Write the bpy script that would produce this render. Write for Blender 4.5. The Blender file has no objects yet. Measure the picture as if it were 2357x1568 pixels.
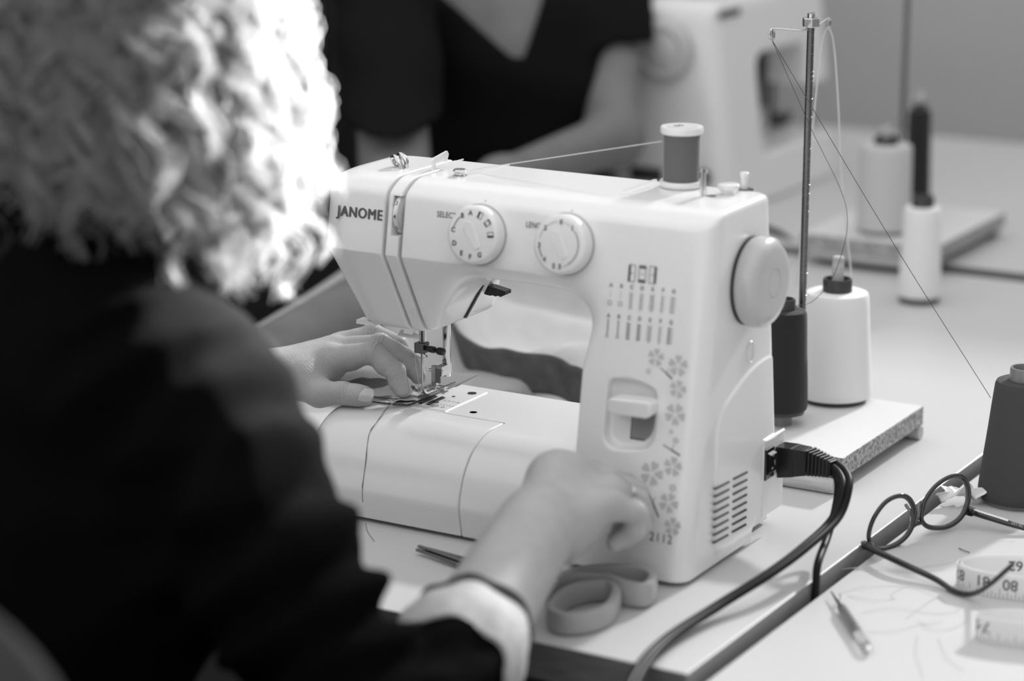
import bpy, bmesh, math, random
import numpy as np
from mathutils import Vector, Matrix

rng = np.random.default_rng(7)
random.seed(7)
SC = bpy.context.scene
COL = SC.collection
T = 0.74                      # height of the table top above the floor

# ---------------------------------------------------------------- camera model
# All coordinates below are metres in the table's frame: x along the machine, y away from
# the seamstress, z above the table top.  The camera's place was solved from the photograph.
F, CX, CY = 5565.0, 1178.5, 784.0
PITCH, YAW = math.radians(14.4), math.radians(30.3)
CAM = np.array([0.7958, -1.6433, 0.67])
_fw = np.array([-math.sin(YAW) * math.cos(PITCH), math.cos(YAW) * math.cos(PITCH), -math.sin(PITCH)])
_rt = np.array([math.cos(YAW), math.sin(YAW), 0.0])
_up = np.cross(_rt, _fw)

def ray(px, py):
    return _fw + _rt * ((px - CX) / F) + _up * ((CY - py) / F)

def at(px, py, ax, val):
    """point where the sight line of a pixel meets the plane x, y or z = val"""
    d = ray(px, py); i = 'xyz'.index(ax)
    return CAM + d * ((val - CAM[i]) / d[i])

def atD(px, py, D):
    return CAM + ray(px, py) * D

def on_plane(px, py, p0, n):
    d = ray(px, py); n = np.asarray(n, float)
    return CAM + d * (np.dot(np.asarray(p0) - CAM, n) / np.dot(d, n))

def trace(px, py, fn, t0=1.0, t1=4.0):
    d = ray(px, py); L = np.linalg.norm(d); d = d / L; t = t0
    for _ in range(200):
        p = CAM + d * t
        s = float(fn(*[np.array([c], np.float32) for c in p])[0])
        if s < 2e-4 or t > t1: break
        t += max(s * .8, 1e-4)
    return CAM + d * t

# ---------------------------------------------------------------- materials
def lin(v):
    v = v / 255.0
    return v / 12.92 if v <= .04045 else ((v + .055) / 1.055) ** 2.4

MATS = {}
def mat(name, g, rough=.5, metal=0., coat=0., spec=.5, noise=None, bump=None, trans=0., alpha=1., sheen=0., sss=0., stripes=None, ior=1.45):
    """neutral grey principled material; g is linear albedo; noise=(scale, amount[, stretch]); bump=(scale, strength, dist)"""
    m = bpy.data.materials.new(name); m.use_nodes = True
    nt = m.node_tree; b = nt.nodes['Principled BSDF']
    b.inputs['Base Color'].default_value = (g, g, g, 1)
    b.inputs['Roughness'].default_value = rough; b.inputs['Metallic'].default_value = metal
    b.inputs['Coat Weight'].default_value = coat; b.inputs['Coat Roughness'].default_value = .08
    b.inputs['Specular IOR Level'].default_value = spec; b.inputs['IOR'].default_value = ior
    b.inputs['Transmission Weight'].default_value = trans; b.inputs['Alpha'].default_value = alpha
    b.inputs['Sheen Weight'].default_value = sheen
    if sss:
        b.inputs['Subsurface Weight'].default_value = sss; b.inputs['Subsurface Radius'].default_value = (.004, .004, .004)
        b.inputs['Subsurface Scale'].default_value = 1.0
    tc = nt.nodes.new('ShaderNodeTexCoord')
    def mapped(st):
        mp = nt.nodes.new('ShaderNodeMapping'); mp.inputs['Scale'].default_value = st
        nt.links.new(tc.outputs['Object'], mp.inputs['Vector']); return mp
    if noise:
        mp = mapped(noise[2] if len(noise) > 2 else (1, 1, 1))
        n = nt.nodes.new('ShaderNodeTexNoise'); n.inputs['Scale'].default_value = noise[0]; n.inputs['Detail'].default_value = 5
        nt.links.new(mp.outputs['Vector'], n.inputs['Vector'])
        r = nt.nodes.new('ShaderNodeMapRange'); r.inputs['From Min'].default_value = .3; r.inputs['From Max'].default_value = .7
        r.inputs['To Min'].default_value = max(0., g - noise[1]); r.inputs['To Max'].default_value = g + noise[1]
        nt.links.new(n.outputs['Fac'], r.inputs['Value']); nt.links.new(r.outputs['Result'], b.inputs['Base Color'])
    if stripes:          # fine wound-thread lines: (scale, strength, distance, axis)
        w = nt.nodes.new('ShaderNodeTexWave'); w.bands_direction = stripes[3]; w.inputs['Scale'].default_value = stripes[0]
        w.inputs['Distortion'].default_value = 1.5; w.inputs['Detail'].default_value = 2
        nt.links.new(tc.outputs['Object'], w.inputs['Vector'])
        bp = nt.nodes.new('ShaderNodeBump'); bp.inputs['Strength'].default_value = stripes[1]; bp.inputs['Distance'].default_value = stripes[2]
        nt.links.new(w.outputs['Fac'], bp.inputs['Height']); nt.links.new(bp.outputs['Normal'], b.inputs['Normal'])
    if bump:
        mp = mapped(bump[3] if len(bump) > 3 else (1, 1, 1))
        n = nt.nodes.new('ShaderNodeTexNoise'); n.inputs['Scale'].default_value = bump[0]; n.inputs['Detail'].default_value = 4
        nt.links.new(mp.outputs['Vector'], n.inputs['Vector'])
        bp = nt.nodes.new('ShaderNodeBump'); bp.inputs['Strength'].default_value = bump[1]; bp.inputs['Distance'].default_value = bump[2]
        nt.links.new(n.outputs['Fac'], bp.inputs['Height']); nt.links.new(bp.outputs['Normal'], b.inputs['Normal'])
    MATS[name] = m
    return m

# ---------------------------------------------------------------- scene graph
BASE = {}          # object -> base point (table frame)
def thing(name, label, cat, base, group=None):
    o = bpy.data.objects.new(name, None); COL.objects.link(o); o.empty_display_size = .02
    base = np.array(base, float); o.location = (base[0], base[1], base[2] + T); BASE[o.name] = base
    o['label'] = label; o['category'] = cat
    if group: o['group'] = group
    return o

def tag(o, label, cat, group=None, kind=None):
    o['label'] = label; o['category'] = cat
    if group: o['group'] = group
    if kind: o['kind'] = kind
    return o

def make_mesh(name, V, Fc, normals=None, smooth=True, angle=None):
    V = np.asarray(V, np.float32)
    me = bpy.data.meshes.new(name)
    if isinstance(Fc, np.ndarray):
        k = Fc.shape[1]; n = len(Fc)
        me.vertices.add(len(V)); me.vertices.foreach_set('co', V.ravel())
        me.loops.add(n * k); me.loops.foreach_set('vertex_index', Fc.astype(np.int32).ravel())
        me.polygons.add(n); me.polygons.foreach_set('loop_start', np.arange(0, n * k, k, dtype=np.int32))
        me.update(calc_edges=True)
    else:
        me.from_pydata([tuple(map(float, v)) for v in V], [], Fc)
    if smooth:
        me.polygons.foreach_set('use_smooth', np.ones(len(me.polygons), bool))
        if angle is not None: me.set_sharp_from_angle(angle=math.radians(angle))
    if normals is not None:
        me.normals_split_custom_set_from_vertices(normals.astype(np.float32))
    me.update()
    return me

def obj(name, geo, m, parent=None, base=None, label=None, smooth=True, angle=40, normals=None, kind=None):
    """link (V, F) given in the table frame as ONE mesh object, under parent or at top level at base"""
    V, Fc = geo; V = np.asarray(V, float)
    if parent is not None:
        r = parent
        while r.parent is not None: r = r.parent
        b = BASE[r.name]
    else:
        b = np.array(base if base is not None else [*(V[:, :2].min(0) + V[:, :2].max(0)) / 2, V[:, 2].min()], float)
    me = make_mesh(name, V - b, Fc, normals, smooth, angle if normals is None else None)
    o = bpy.data.objects.new(name, me); COL.objects.link(o)
    for mm in (m if isinstance(m, (list, tuple)) else [m]): me.materials.append(mm)
    if parent is not None: o.parent = parent
    else:
        o.location = (b[0], b[1], b[2] + T); BASE[o.name] = b
    if label: o['label'] = label
    if kind: o['kind'] = kind
    return o

def bevel(o, w, seg=3, ang=30):
    md = o.modifiers.new('bevel', 'BEVEL'); md.width = w; md.segments = seg; md.limit_method = 'ANGLE'; md.angle_limit = math.radians(ang)
    md.harden_normals = False
    return o

# ---------------------------------------------------------------- polygon shapes
def join(*gs):
    V, Fc, n = [], [], 0
    for v, f in gs:
        v = np.asarray(v, float); V.append(v)
        Fc += [[int(i) + n for i in q] for q in f]; n += len(v)
    return np.concatenate(V), Fc

def xf(g, M=None, t=None):
    v = np.asarray(g[0], float)
    if M is not None: v = v @ np.asarray(M, float).T
    if t is not None: v = v + np.asarray(t, float)
    return v, g[1]

def box(x0, x1, y0, y1, z0, z1):
    V = [(x, y, z) for z in (z0, z1) for y in (y0, y1) for x in (x0, x1)]
    return np.array(V, float), [[0, 2, 3, 1], [4, 5, 7, 6], [0, 1, 5, 4], [2, 6, 7, 3], [0, 4, 6, 2], [1, 3, 7, 5]]

def frame(d, up=(0, 0, 1)):
    d = np.asarray(d, float); d = d / np.linalg.norm(d); u = np.asarray(up, float)
    if abs(d @ u) > .98: u = np.array([1., 0, 0])
    a = np.cross(u, d); a /= np.linalg.norm(a); b = np.cross(d, a)
    return a, b, d

def tube(path, r, seg=12, caps=True, closed=False, flat=None):
    P = np.asarray(path, float); n = len(P)
    R = np.full(n, r, float) if np.isscalar(r) else np.asarray(r, float)
    tg = np.roll(P, -1, 0) - np.roll(P, 1, 0) if closed else np.gradient(P, axis=0)
    tg /= np.linalg.norm(tg, axis=1)[:, None] + 1e-12
    a, b, _ = frame(tg[0]); V = []
    ang = np.linspace(0, 2 * np.pi, seg, endpoint=False)
    for i in range(n):
        a = a - tg[i] * (a @ tg[i]); a /= np.linalg.norm(a) + 1e-12; b = np.cross(tg[i], a)
        fx = 1. if flat is None else flat
        V.append(P[i] + R[i] * (np.cos(ang)[:, None] * a * fx + np.sin(ang)[:, None] * b))
    V = np.concatenate(V); Fc = []
    for i in range(n if closed else n - 1):
        j = (i + 1) % n
        for k in range(seg):
            l = (k + 1) % seg
            Fc.append([i * seg + k, i * seg + l, j * seg + l, j * seg + k])
    if caps and not closed:
        Fc.append(list(range(seg))[::-1]); Fc.append([(n - 1) * seg + k for k in range(seg)])
    return V, Fc

def cyl(p, q, r, seg=24, r2=None):
    return tube([p, q], [r, r if r2 is None else r2], seg)

def lathe(prof, origin=(0, 0, 0), axis=(0, 0, 1), seg=40, up=(0, 0, 1)):
    """prof: list of (radius, height along axis)"""
    a, b, d = frame(axis, up); o = np.asarray(origin, float); V = []; n = len(prof)
    ang = np.linspace(0, 2 * np.pi, seg, endpoint=False)
    for r, h in prof:
        V.append(o + d * h + max(r, 1e-6) * (np.cos(ang)[:, None] * a + np.sin(ang)[:, None] * b))
    V = np.concatenate(V); Fc = []
    for i in range(n - 1):
        for k in range(seg):
            l = (k + 1) % seg
            Fc.append([i * seg + k, i * seg + l, (i + 1) * seg + l, (i + 1) * seg + k])
    if prof[0][0] > 1e-5: Fc.append(list(range(seg))[::-1])
    if prof[-1][0] > 1e-5: Fc.append([(n - 1) * seg + k for k in range(seg)])
    return V, Fc

def prism(poly, axis, a0, a1):
    """extrude a 2D polygon; axis 'y': poly=(x,z); 'x': poly=(y,z); 'z': poly=(x,y)"""
    n = len(poly); V = []
    for a in (a0, a1):
        for u, v in poly:
            V.append({'y': (u, a, v), 'x': (a, u, v), 'z': (u, v, a)}[axis])
    area = sum(poly[i][0] * poly[(i + 1) % n][1] - poly[(i + 1) % n][0] * poly[i][1] for i in range(n))
    Fc = [[i, (i + 1) % n, n + (i + 1) % n, n + i] for i in range(n)] + [list(range(n))[::-1], list(range(n, 2 * n))]
    if (area < 0) ^ (axis == 'y'): Fc = [f[::-1] for f in Fc]
    return np.array(V, float), Fc

def spline(pts, n=40, closed=False):
    P = np.asarray(pts, float); m = len(P)
    out = []; segs = m if closed else m - 1
    for s in range(segs):
        p0 = P[(s - 1) % m] if closed or s > 0 else 2 * P[0] - P[1]
        p1 = P[s]; p2 = P[(s + 1) % m]
        p3 = P[(s + 2) % m] if closed or s + 2 < m else 2 * P[-1] - P[-2]
        t = np.linspace(0, 1, max(2, n // segs + 1))[:-1, None]
        out.append(.5 * ((2 * p1) + (-p0 + p2) * t + (2 * p0 - 5 * p1 + 4 * p2 - p3) * t ** 2 + (-p0 + 3 * p1 - 3 * p2 + p3) * t ** 3))
    if not closed: out.append(P[-1:])
    return np.concatenate(out)

_tx = {}
def text(s, size, bold=0., align='CENTER', sx=1., gap=1.):
    """flat lettering in the xy plane as (V, F)"""
    key = (s, size, bold, align, sx, gap)
    if key not in _tx:
        cu = bpy.data.curves.new('t', 'FONT'); cu.body = s; cu.size = size; cu.offset = bold; cu.align_x = align; cu.align_y = 'CENTER'
        cu.resolution_u = 4; cu.space_character = gap
        ob = bpy.data.objects.new('t', cu); COL.objects.link(ob)
        bpy.context.view_layer.update()
        me = bpy.data.meshes.new_from_object(ob.evaluated_get(bpy.context.evaluated_depsgraph_get()))
        V = np.array([v.co[:] for v in me.vertices]) if len(me.vertices) else np.zeros((0, 3)); Fc = [list(p.vertices) for p in me.polygons]
        V = V * np.array([sx, 1, 1])
        bpy.data.objects.remove(ob); bpy.data.curves.remove(cu); bpy.data.meshes.remove(me)
        _tx[key] = (V, Fc)
    return _tx[key]

def place(g, o, X, Y, rot=0.):
    """lay a flat xy shape on the plane through o spanned by X and Y"""
    V = np.asarray(g[0], float); c, s = math.cos(rot), math.sin(rot)
    u = V[:, 0] * c - V[:, 1] * s; v = V[:, 0] * s + V[:, 1] * c
    return np.asarray(o) + u[:, None] * np.asarray(X) + v[:, None] * np.asarray(Y), g[1]

# ---------------------------------------------------------------- implicit shapes
def smin(a, b, k):
    h = np.maximum(k - np.abs(a - b), 0) / k
    return np.minimum(a, b) - h * h * k * .25
def smax(a, b, k): return -smin(-a, -b, k)
def sstep(a, b, x):
    t = np.clip((x - a) / (b - a), 0, 1); return t * t * (3 - 2 * t)

def rcone(X, Y, Z, a, b, r1, r2, sq=None):
    a = np.asarray(a, np.float32); b = np.asarray(b, np.float32); ab = b - a; L = float(ab @ ab)
    px, py, pz = X - a[0], Y - a[1], Z - a[2]
    t = np.clip((px * ab[0] + py * ab[1] + pz * ab[2]) / L, 0, 1)
    return np.sqrt((px - t * ab[0]) ** 2 + (py - t * ab[1]) ** 2 + (pz - t * ab[2]) ** 2) - (r1 + (r2 - r1) * t)

def ellip(X, Y, Z, c, r, R=None):
    px, py, pz = X - c[0], Y - c[1], Z - c[2]
    if R is not None:
        R = np.asarray(R, np.float32)
        px, py, pz = (R[i, 0] * px + R[i, 1] * py + R[i, 2] * pz for i in range(3))
    k0 = np.sqrt((px / r[0]) ** 2 + (py / r[1]) ** 2 + (pz / r[2]) ** 2)
    k1 = np.sqrt((px / r[0] ** 2) ** 2 + (py / r[1] ** 2) ** 2 + (pz / r[2] ** 2) ** 2) + 1e-9
    return k0 * (k0 - 1) / k1

def surf(fn, lo, hi, h, project=2, want_normals=True):
    """naive surface nets of an implicit function on a grid, vertices pulled onto the surface"""
    ax = [np.arange(l, u + h, h, dtype=np.float32) for l, u in zip(lo, hi)]
    nx, ny, nz = map(len, ax)
    v = np.empty((nx, ny, nz), np.float32)
    Yg, Zg = ax[1][None, :, None], ax[2][None, None, :]
    for i in range(0, nx, 32):
        v[i:i + 32] = fn(ax[0][i:i + 32][:, None, None], Yg, Zg)
    v[0] = v[-1] = 1; v[:, 0] = v[:, -1] = 1; v[:, :, 0] = v[:, :, -1] = 1
    s = v < 0
    c = [s[dx:nx - 1 + dx, dy:ny - 1 + dy, dz:nz - 1 + dz] for dx in (0, 1) for dy in (0, 1) for dz in (0, 1)]
    allc = np.logical_and.reduce(c); anyc = np.logical_or.reduce(c)
    I = np.argwhere(anyc & ~allc); N = len(I)
    idx = np.full((nx - 1, ny - 1, nz - 1), -1, np.int32); idx[tuple(I.T)] = np.arange(N)
    offs = [(dx, dy, dz) for dx in (0, 1) for dy in (0, 1) for dz in (0, 1)]
    cv = np.stack([v[I[:, 0] + o[0], I[:, 1] + o[1], I[:, 2] + o[2]] for o in offs], 1)
    acc = np.zeros((N, 3), np.float32); cnt = np.zeros(N, np.float32)
    for a in range(8):
        for b in range(a + 1, 8):
            oa, ob = np.array(offs[a]), np.array(offs[b])
            if np.abs(oa - ob).sum() != 1: continue
            va, vb = cv[:, a], cv[:, b]; m = (va < 0) != (vb < 0)
            t = np.where(m, va / np.where(va == vb, 1, va - vb), 0)
            acc += np.where(m[:, None], oa + (ob - oa) * t[:, None], 0); cnt += m
    P = (I + acc / cnt[:, None]) * h + np.array(lo, np.float32)
    Q = []
    for a in range(3):
        b, d = (a + 1) % 3, (a + 2) % 3
        sl0 = [slice(None)] * 3; sl1 = [slice(None)] * 3
        sl0[a] = slice(0, -1); sl1[a] = slice(1, None)
        for ax_ in (b, d): sl0[ax_] = slice(1, -1); sl1[ax_] = slice(1, -1)
        e = s[tuple(sl0)] != s[tuple(sl1)]
        E = np.argwhere(e)
        if not len(E): continue
        ins = s[tuple(sl0)][tuple(E.T)]
        g = E.copy(); g[:, b] += 1; g[:, d] += 1
        def cell(db, dd):
            q = g.copy(); q[:, b] -= db; q[:, d] -= dd
            return idx[tuple(q.T)]
        q = np.stack([cell(1, 1), cell(0, 1), cell(0, 0), cell(1, 0)], 1)
        q[~ins] = q[~ins][:, ::-1]
        Q.append(q)
    Q = np.concatenate(Q)
    def grad(P, e):
        g = np.empty_like(P); x, y, z = P.T
        g[:, 0] = fn(x + e, y, z) - fn(x - e, y, z); g[:, 1] = fn(x, y + e, z) - fn(x, y - e, z); g[:, 2] = fn(x, y, z + e) - fn(x, y, z - e)
        return g / (2 * e)
    for _ in range(project):
        g = grad(P, h * .25); d = fn(*P.T); st = -(d / (np.sum(g * g, 1) + 1e-6))[:, None] * g
        ln = np.linalg.norm(st, axis=1, keepdims=True); P = P + st * np.minimum(1, .5 * h / (ln + 1e-12))
    nrm = None
    if want_normals:
        g = grad(P, h * .2); nrm = g / (np.linalg.norm(g, axis=1, keepdims=True) + 1e-9)
    return P, Q, nrm

def sdf_obj(name, fn, lo, hi, h, m, parent=None, base=None, label=None, normals=True, project=2, kind=None):
    P, Q, n = surf(fn, lo, hi, h, project, normals)
    return obj(name, (P, Q), m, parent, base, label, normals=n, kind=kind, angle=None)

def vnoise(x, y, z, f, seed=0):
    """cheap smooth pseudo-noise in -1..1"""
    s = seed * 1.7
    return (np.sin(x * f + 1.3 * np.sin(y * f * .7 + s) + s) * np.cos(y * f * .9 + 1.1 * np.sin(z * f * .8 + 2 * s)) + np.sin(z * f * 1.1 + 1.7 * np.sin(x * f * .6 - s) + .5)) * .5
# ================================================================ materials of the place
WHITE = mat('white_plastic', .79, rough=.28, coat=.35, spec=.5)
WHITE2 = mat('white_plastic_dial', .76, rough=.28, coat=.3)
GREYP = mat('handwheel_plastic', .48, rough=.3, coat=.3)
DARKIN = mat('dark_gap', .03, rough=.8)
INK = mat('print_ink', .085, rough=.5)
INKL = mat('pale_print_ink', .50, rough=.5)
INKM = mat('grey_print_ink', .20, rough=.5)
CABLE = mat('black_cable_vinyl', .012, rough=.42, spec=.14)
STEEL = mat('polished_steel', .62, rough=.16, metal=1.)
STEELD = mat('dark_steel', .16, rough=.25, metal=1.)
STEELS = mat('satin_steel', .80, rough=.45, metal=.45, noise=(400, .05, (1, 6, 1)))
BLACKP = mat('black_plastic', .012, rough=.32, coat=.2)
TABLE = mat('laminate_top', .57, rough=.42, spec=.4, noise=(3, .012))
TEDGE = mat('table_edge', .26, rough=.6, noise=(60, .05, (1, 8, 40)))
TEDGE_SHADE = mat('table_edge_shaded', .16, rough=.6, noise=(40, .04, (1, 1, 8)))  # same edge on the front face, its shade put into the colour
WOODF = mat('pale_wood', .45, rough=.6, noise=(30, .06, (1, 1, 12)))
CHIP = mat('chipboard', .34, rough=.8, noise=(330, .22), bump=(330, .5, .002))
MELA = mat('melamine_white', .72, rough=.45)
THW = mat('white_thread', .80, rough=.75, stripes=(420, .25, .0006, 'Z'), sheen=.2)
THW2 = mat('off_white_thread', .55, rough=.75, stripes=(420, .25, .0006, 'Z'))
THB = mat('black_thread', .012, rough=.85, sheen=.15, bump=(900, .5, .0006))
THG = mat('charcoal_thread', .055, rough=.8, stripes=(520, .35, .0005, 'Z'))
THM = mat('mid_grey_thread', .13, rough=.7, stripes=(800, .45, .0004, 'Z'))
CORE = mat('dark_cone_core', .045, rough=.45)
COREL = mat('grey_cone_core', .20, rough=.35, coat=.2)
THR_D = mat('dark_thread', .05, rough=.7)
THR_L = mat('light_thread', .62, rough=.7)
SKIN = mat('skin', .42, rough=.48, spec=.35, sss=.25, noise=(55, .03), bump=(420, .35, .0012, (1, 1, 1)))
SKIN2 = mat('skin_smooth', .34, rough=.5, spec=.3, sss=.2, noise=(30, .03))
SKIN3 = mat('skin_far', .17, rough=.55, spec=.3, noise=(20, .02))
NAIL = mat('fingernail', .50, rough=.28, coat=.4)
JACKET = mat('black_jacket_cloth', .0036, rough=.9, sheen=0, spec=.02, noise=(9, .001), bump=(600, .5, .002))
LINING = mat('pale_cuff_lining', .62, rough=.8, noise=(90, .08), bump=(500, .3, .001))
TEE = mat('black_tee_cloth', .007, rough=.9, spec=.08)
DENIM = mat('denim', .20, rough=.85, noise=(700, .05), bump=(1400, .6, .0008), sheen=.2)
DENIML = mat('denim_lining', .42, rough=.85, noise=(900, .05), bump=(1500, .4, .0006))
CLOTH = mat('pale_cloth', .40, rough=.85, noise=(30, .03), bump=(400, .2, .001))
BAND = mat('dark_waistband', .085, rough=.85, noise=(60, .02))
DCLOTH = mat('dark_cloth', .028, rough=.9, sheen=.1)
GLASSF = mat('spectacle_frame', .012, rough=.12, coat=.6)
GLASSFC = mat('spectacle_frame_clear', .30, rough=.08, trans=.75, ior=1.49)
LENS = mat('lens_glass', .97, rough=.01, trans=1., ior=1.02, spec=.5)
ACRYL = mat('clear_acrylic', .85, rough=.06, trans=.85, ior=1.45)
TAPE = mat('tape_vinyl', .78, rough=.45)
PAPER = mat('paper', .8, rough=.7)
RUBBER = mat('grey_handle_rubber', .40, rough=.5)
WALLM = mat('painted_wall', .55, rough=.85, noise=(4, .01))
FLOORM = mat('dark_floor', .014, rough=.75, spec=.2, noise=(5, .003))
CHAIRM = mat('chair_fabric', .035, rough=.9, bump=(500, .4, .001))

# ================================================================ the room
def structure(name, geo, m, label=None):
    o = obj(name, geo, m, label=label, smooth=False); o['kind'] = 'structure'; return o

structure('floor', box(-4.1, 2.5, -3.2, 2.76, -T - .05, -T), FLOORM)
WY = 2.62                                             # inner face of the window wall
win = (-.42, 2.25, .98, 2.60)                          # opening: x0, x1, z0, z1
structure('wall_back', join(box(-4, 2.5, WY, WY + .14, -T, win[2]), box(-4, 2.5, WY, WY + .14, win[3], 3.0),
          box(-4, win[0], WY, WY + .14, win[2], win[3]), box(win[1], 2.5, WY, WY + .14, win[2], win[3])), WALLM)
structure('wall_left', box(-4.1, -4, -3.2, WY + .14, -T, 3.0), mat('dark_painted_wall', .035, rough=.85, noise=(4, .004)))
structure('wall_right', box(2.4, 2.5, -3.2, WY + .14, -T, 3.0), WALLM)
wf = join(box(win[0], win[1], WY + .03, WY + .10, win[2], win[2] + .05), box(win[0], win[1], WY + .03, WY + .10, win[3] - .05, win[3]),
          box(win[0], win[0] + .05, WY + .03, WY + .10, win[2], win[3]), box(win[1] - .05, win[1], WY + .03, WY + .10, win[2], win[3]))
w1 = structure('window_1', wf, WHITE2)

# ---- tables: three laminate tops pushed together
def table(name, label, x0, x1, y0, y1, z, th, edge, legs):
    t = thing(name, label, 'table', ((x0 + x1) / 2, (y0 + y1) / 2, -T), 'white work tables pushed together')
    o = obj('tabletop', box(x0, x1, y0, y1, z - th, z), [TABLE, TEDGE, TEDGE_SHADE], t, smooth=False)
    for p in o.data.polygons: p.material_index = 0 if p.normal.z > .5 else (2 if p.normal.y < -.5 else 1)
    bevel(o, .0012, 2)
    for lx, ly in legs:
        obj('leg', box(lx - .02, lx + .02, ly - .02, ly + .02, -T, z - th), STEELD, t, smooth=False)
    return t
table('work_table', 'white laminate work table the front sewing machine and thread stand sit on', -.76, .0795, -.166, 1.178, 0, .030, TEDGE,
      ((-.70, -.10), (.02, 1.1), (-.70, 1.1), (.02, -.10)))
table('work_table', 'white laminate table carrying the eyeglasses and tape measure, beyond the gap', .0870, 1.6, -.75, 1.178, -.010, .028, TEDGE,
      ((.15, 1.1), (1.5, -.6), (1.5, 1.1)))
table('work_table', 'white laminate table at the back with the blurred sewing machine', -.80, 1.6, 1.190, 2.10, .008, .030, TEDGE_SHADE,
      ((-.74, 2.0), (1.5, 2.0), (.6, 1.3), (-.74, 1.25)))
# ================================================================ the front sewing machine
SM = thing('sewing_machine', 'white sewing machine in focus with flower print and two round dials, needle over denim', 'sewing machine', (-.19, .09, 0))
YF = lambda z: -.012 + .1565 * z
NU = np.array([0, .1565, 1]) / math.hypot(.1565, 1)        # up along the leaning front
NN = np.array([0, -1, .1565]) / math.hypot(.1565, 1)       # out of the front
def FP(x, z, off=.0004): return np.array([x, YF(z), z]) + NN * off

def shell_outer(X, Y, Z):
    w = sstep(-.170, -.112, X)
    zl = np.maximum(.2325 - Z, 0)
    ylow = .0244 + zl * .374
    yup = -.012 + .1565 * Z
    ye = np.where(Z < .2325, ylow * (1 - w) + yup * w, yup)
    d = (ye - Y) * .96
    d = smax(d, (Y - (.1783 - .117 * Z)) * .99, .022)
    d = smax(d, (-.3765 + .33 * zl - X) * .95, .034)
    d = smax(d, X + .0, .018)
    ch = smax(-.55 * (Y - .0325) + .836 * (Z - .2845), .62 * (-.3755 - X) + .78 * (Z - .2890), .02)
    d = smax(d, ch, .0035)
    return smax(d, Z - .296, .0065)
def shell_void(X, Y, Z):
    xl = -.274 + .47 * (Z - .162)
    return smax(smax((xl - X) * .9, X + .1075, .03), Z - .2175, .034)
def shell(X, Y, Z):
    d = shell_outer(X, Y, Z)
    k = .004 + .020 * sstep(.155, .205, Z)
    kk = np.where(X < -.15, np.maximum(k, .012), k)
    d = smax(d, -shell_void(X, Y, Z), kk)
    under = np.maximum(X + .2, Z - .1612)
    d = smax(d, -under, .007)
    return d
XS1 = lambda Z: -.3050 + .15 * np.maximum(.2325 - Z, 0)
XS2 = lambda Z: -.2892 + .13 * np.maximum(.2325 - Z, 0)
G = .0016
def in_slot(X, Y, Z): return np.maximum(Y - .094, -(shell_outer(X, Y, Z) + .012))
def arm_fn(X, Y, Z):
    d = shell(X, Y, Z)
    # lever recess in the tower front
    fr = (Y - YF(Z)) * .988
    u, v = X + .0600, Z - .131
    arch = smax(np.abs(u) - .0222, np.sqrt((u + .004) ** 2 + (v + .028) ** 2) - .0560, .006)
    arch = smax(arch, -(v + .0275 - .10 * u), .016)
    d = smax(d, -smax(arch, fr - .0085, .006), .003)
    # raised side panel under the arch line of the right end
    zc = .130 + .026 * np.sin(np.clip((Y - .043) / .115, 0, 1) * np.pi * .62) * 1.06
    panel = smax(smax(.0425 - Y, Z - zc, .02), np.maximum(X - .0018, -.02 - X), .002)
    panel = smax(smax(panel, Y - (.1655 - .117 * Z), .004), .012 - Z, .01)
    d = smin(d, panel, .003)
    # foot recess at the base of the right end
    d = smax(d, -smax(smax(.118 - Y + 0 * X, Z - .022 - .25 * (Y - .118), .01), -.012 - X, .003), .003)
    # base clearance
    return np.maximum(d, .004 - Z)
def cover_fn(X, Y, Z):
    d = smax(shell(X, Y, Z), X - (XS1(Z) - G), .0022)
    return d
def strip_fn(X, Y, Z):
    d = smax(shell(X, Y, Z), np.maximum(XS1(Z) + G - X, X - (XS2(Z) - G)), .0018)
    win = np.maximum(np.maximum(-.2985 - X, np.abs(Z - .2655) - .0165), Y - .052)
    d = np.maximum(d, -win)
    return np.maximum(d, Y - .094)
sdf_obj('face_cover', lambda X, Y, Z: cover_fn(X, Y, Z), (-.385, .015, .150), (-.285, .172, .302), .0010, WHITE, SM)
sdf_obj('lever_strip', strip_fn, (-.312, .015, .150), (-.272, .100, .302), .0008, WHITE, SM)
sdf_obj('arm_and_tower', lambda X, Y, Z: smax(arm_fn(X, Y, Z), np.where(Y < .094, XS2(Z) + G, XS1(Z) + .0004) - X, .0024),
        (-.312, -.022, -.002), (.010, .188, .304), .0013, WHITE, SM)
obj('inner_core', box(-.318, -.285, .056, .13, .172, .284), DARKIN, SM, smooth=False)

# ---- bed
def bed_outer(X, Y, Z):
    d = smax((.0036 - .189 * Z - Y) * .98, (-.0017 + .125 * (Z - .028) - Y) * .99, .0012)
    # top front rolls over with a wide radius
    d = smax(d, Z - (.0852 - .008 * np.maximum(.05 - Y, 0) * 10), .052)
    d = smax(d, Y - (.1675), .008)
    d = smax(d, -.381 - X, .020)
    return np.maximum(d, .0035 - Z)
LX, LY = -.2155, .0745
def bed_fn(X, Y, Z):
    d = np.maximum(bed_outer(X, Y, Z), X + .095)
    return smax(d, -np.maximum(X - (LX + .0004), Y - (LY + .0004)), .0012)
def tray_fn(X, Y, Z):
    return smax(bed_outer(X, Y, Z), np.maximum(X - (LX - .0004), Y - (LY - .0004)), .0012)
sdf_obj('bed', bed_fn, (-.386, -.008, -.001), (-.09, .172, .091), .0013, WHITE, SM)
sdf_obj('extension_tray', tray_fn, (-.386, -.010, -.001), (-.21, .080, .091), .0013, WHITE, SM)
for fx, fy in ((-.03, .02), (-.36, .03), (-.36, .15), (-.03, .15)): obj('base_foot', cyl((fx, fy, 0), (fx, fy, .006), .009), BLACKP, SM)
BT = .0850
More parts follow.
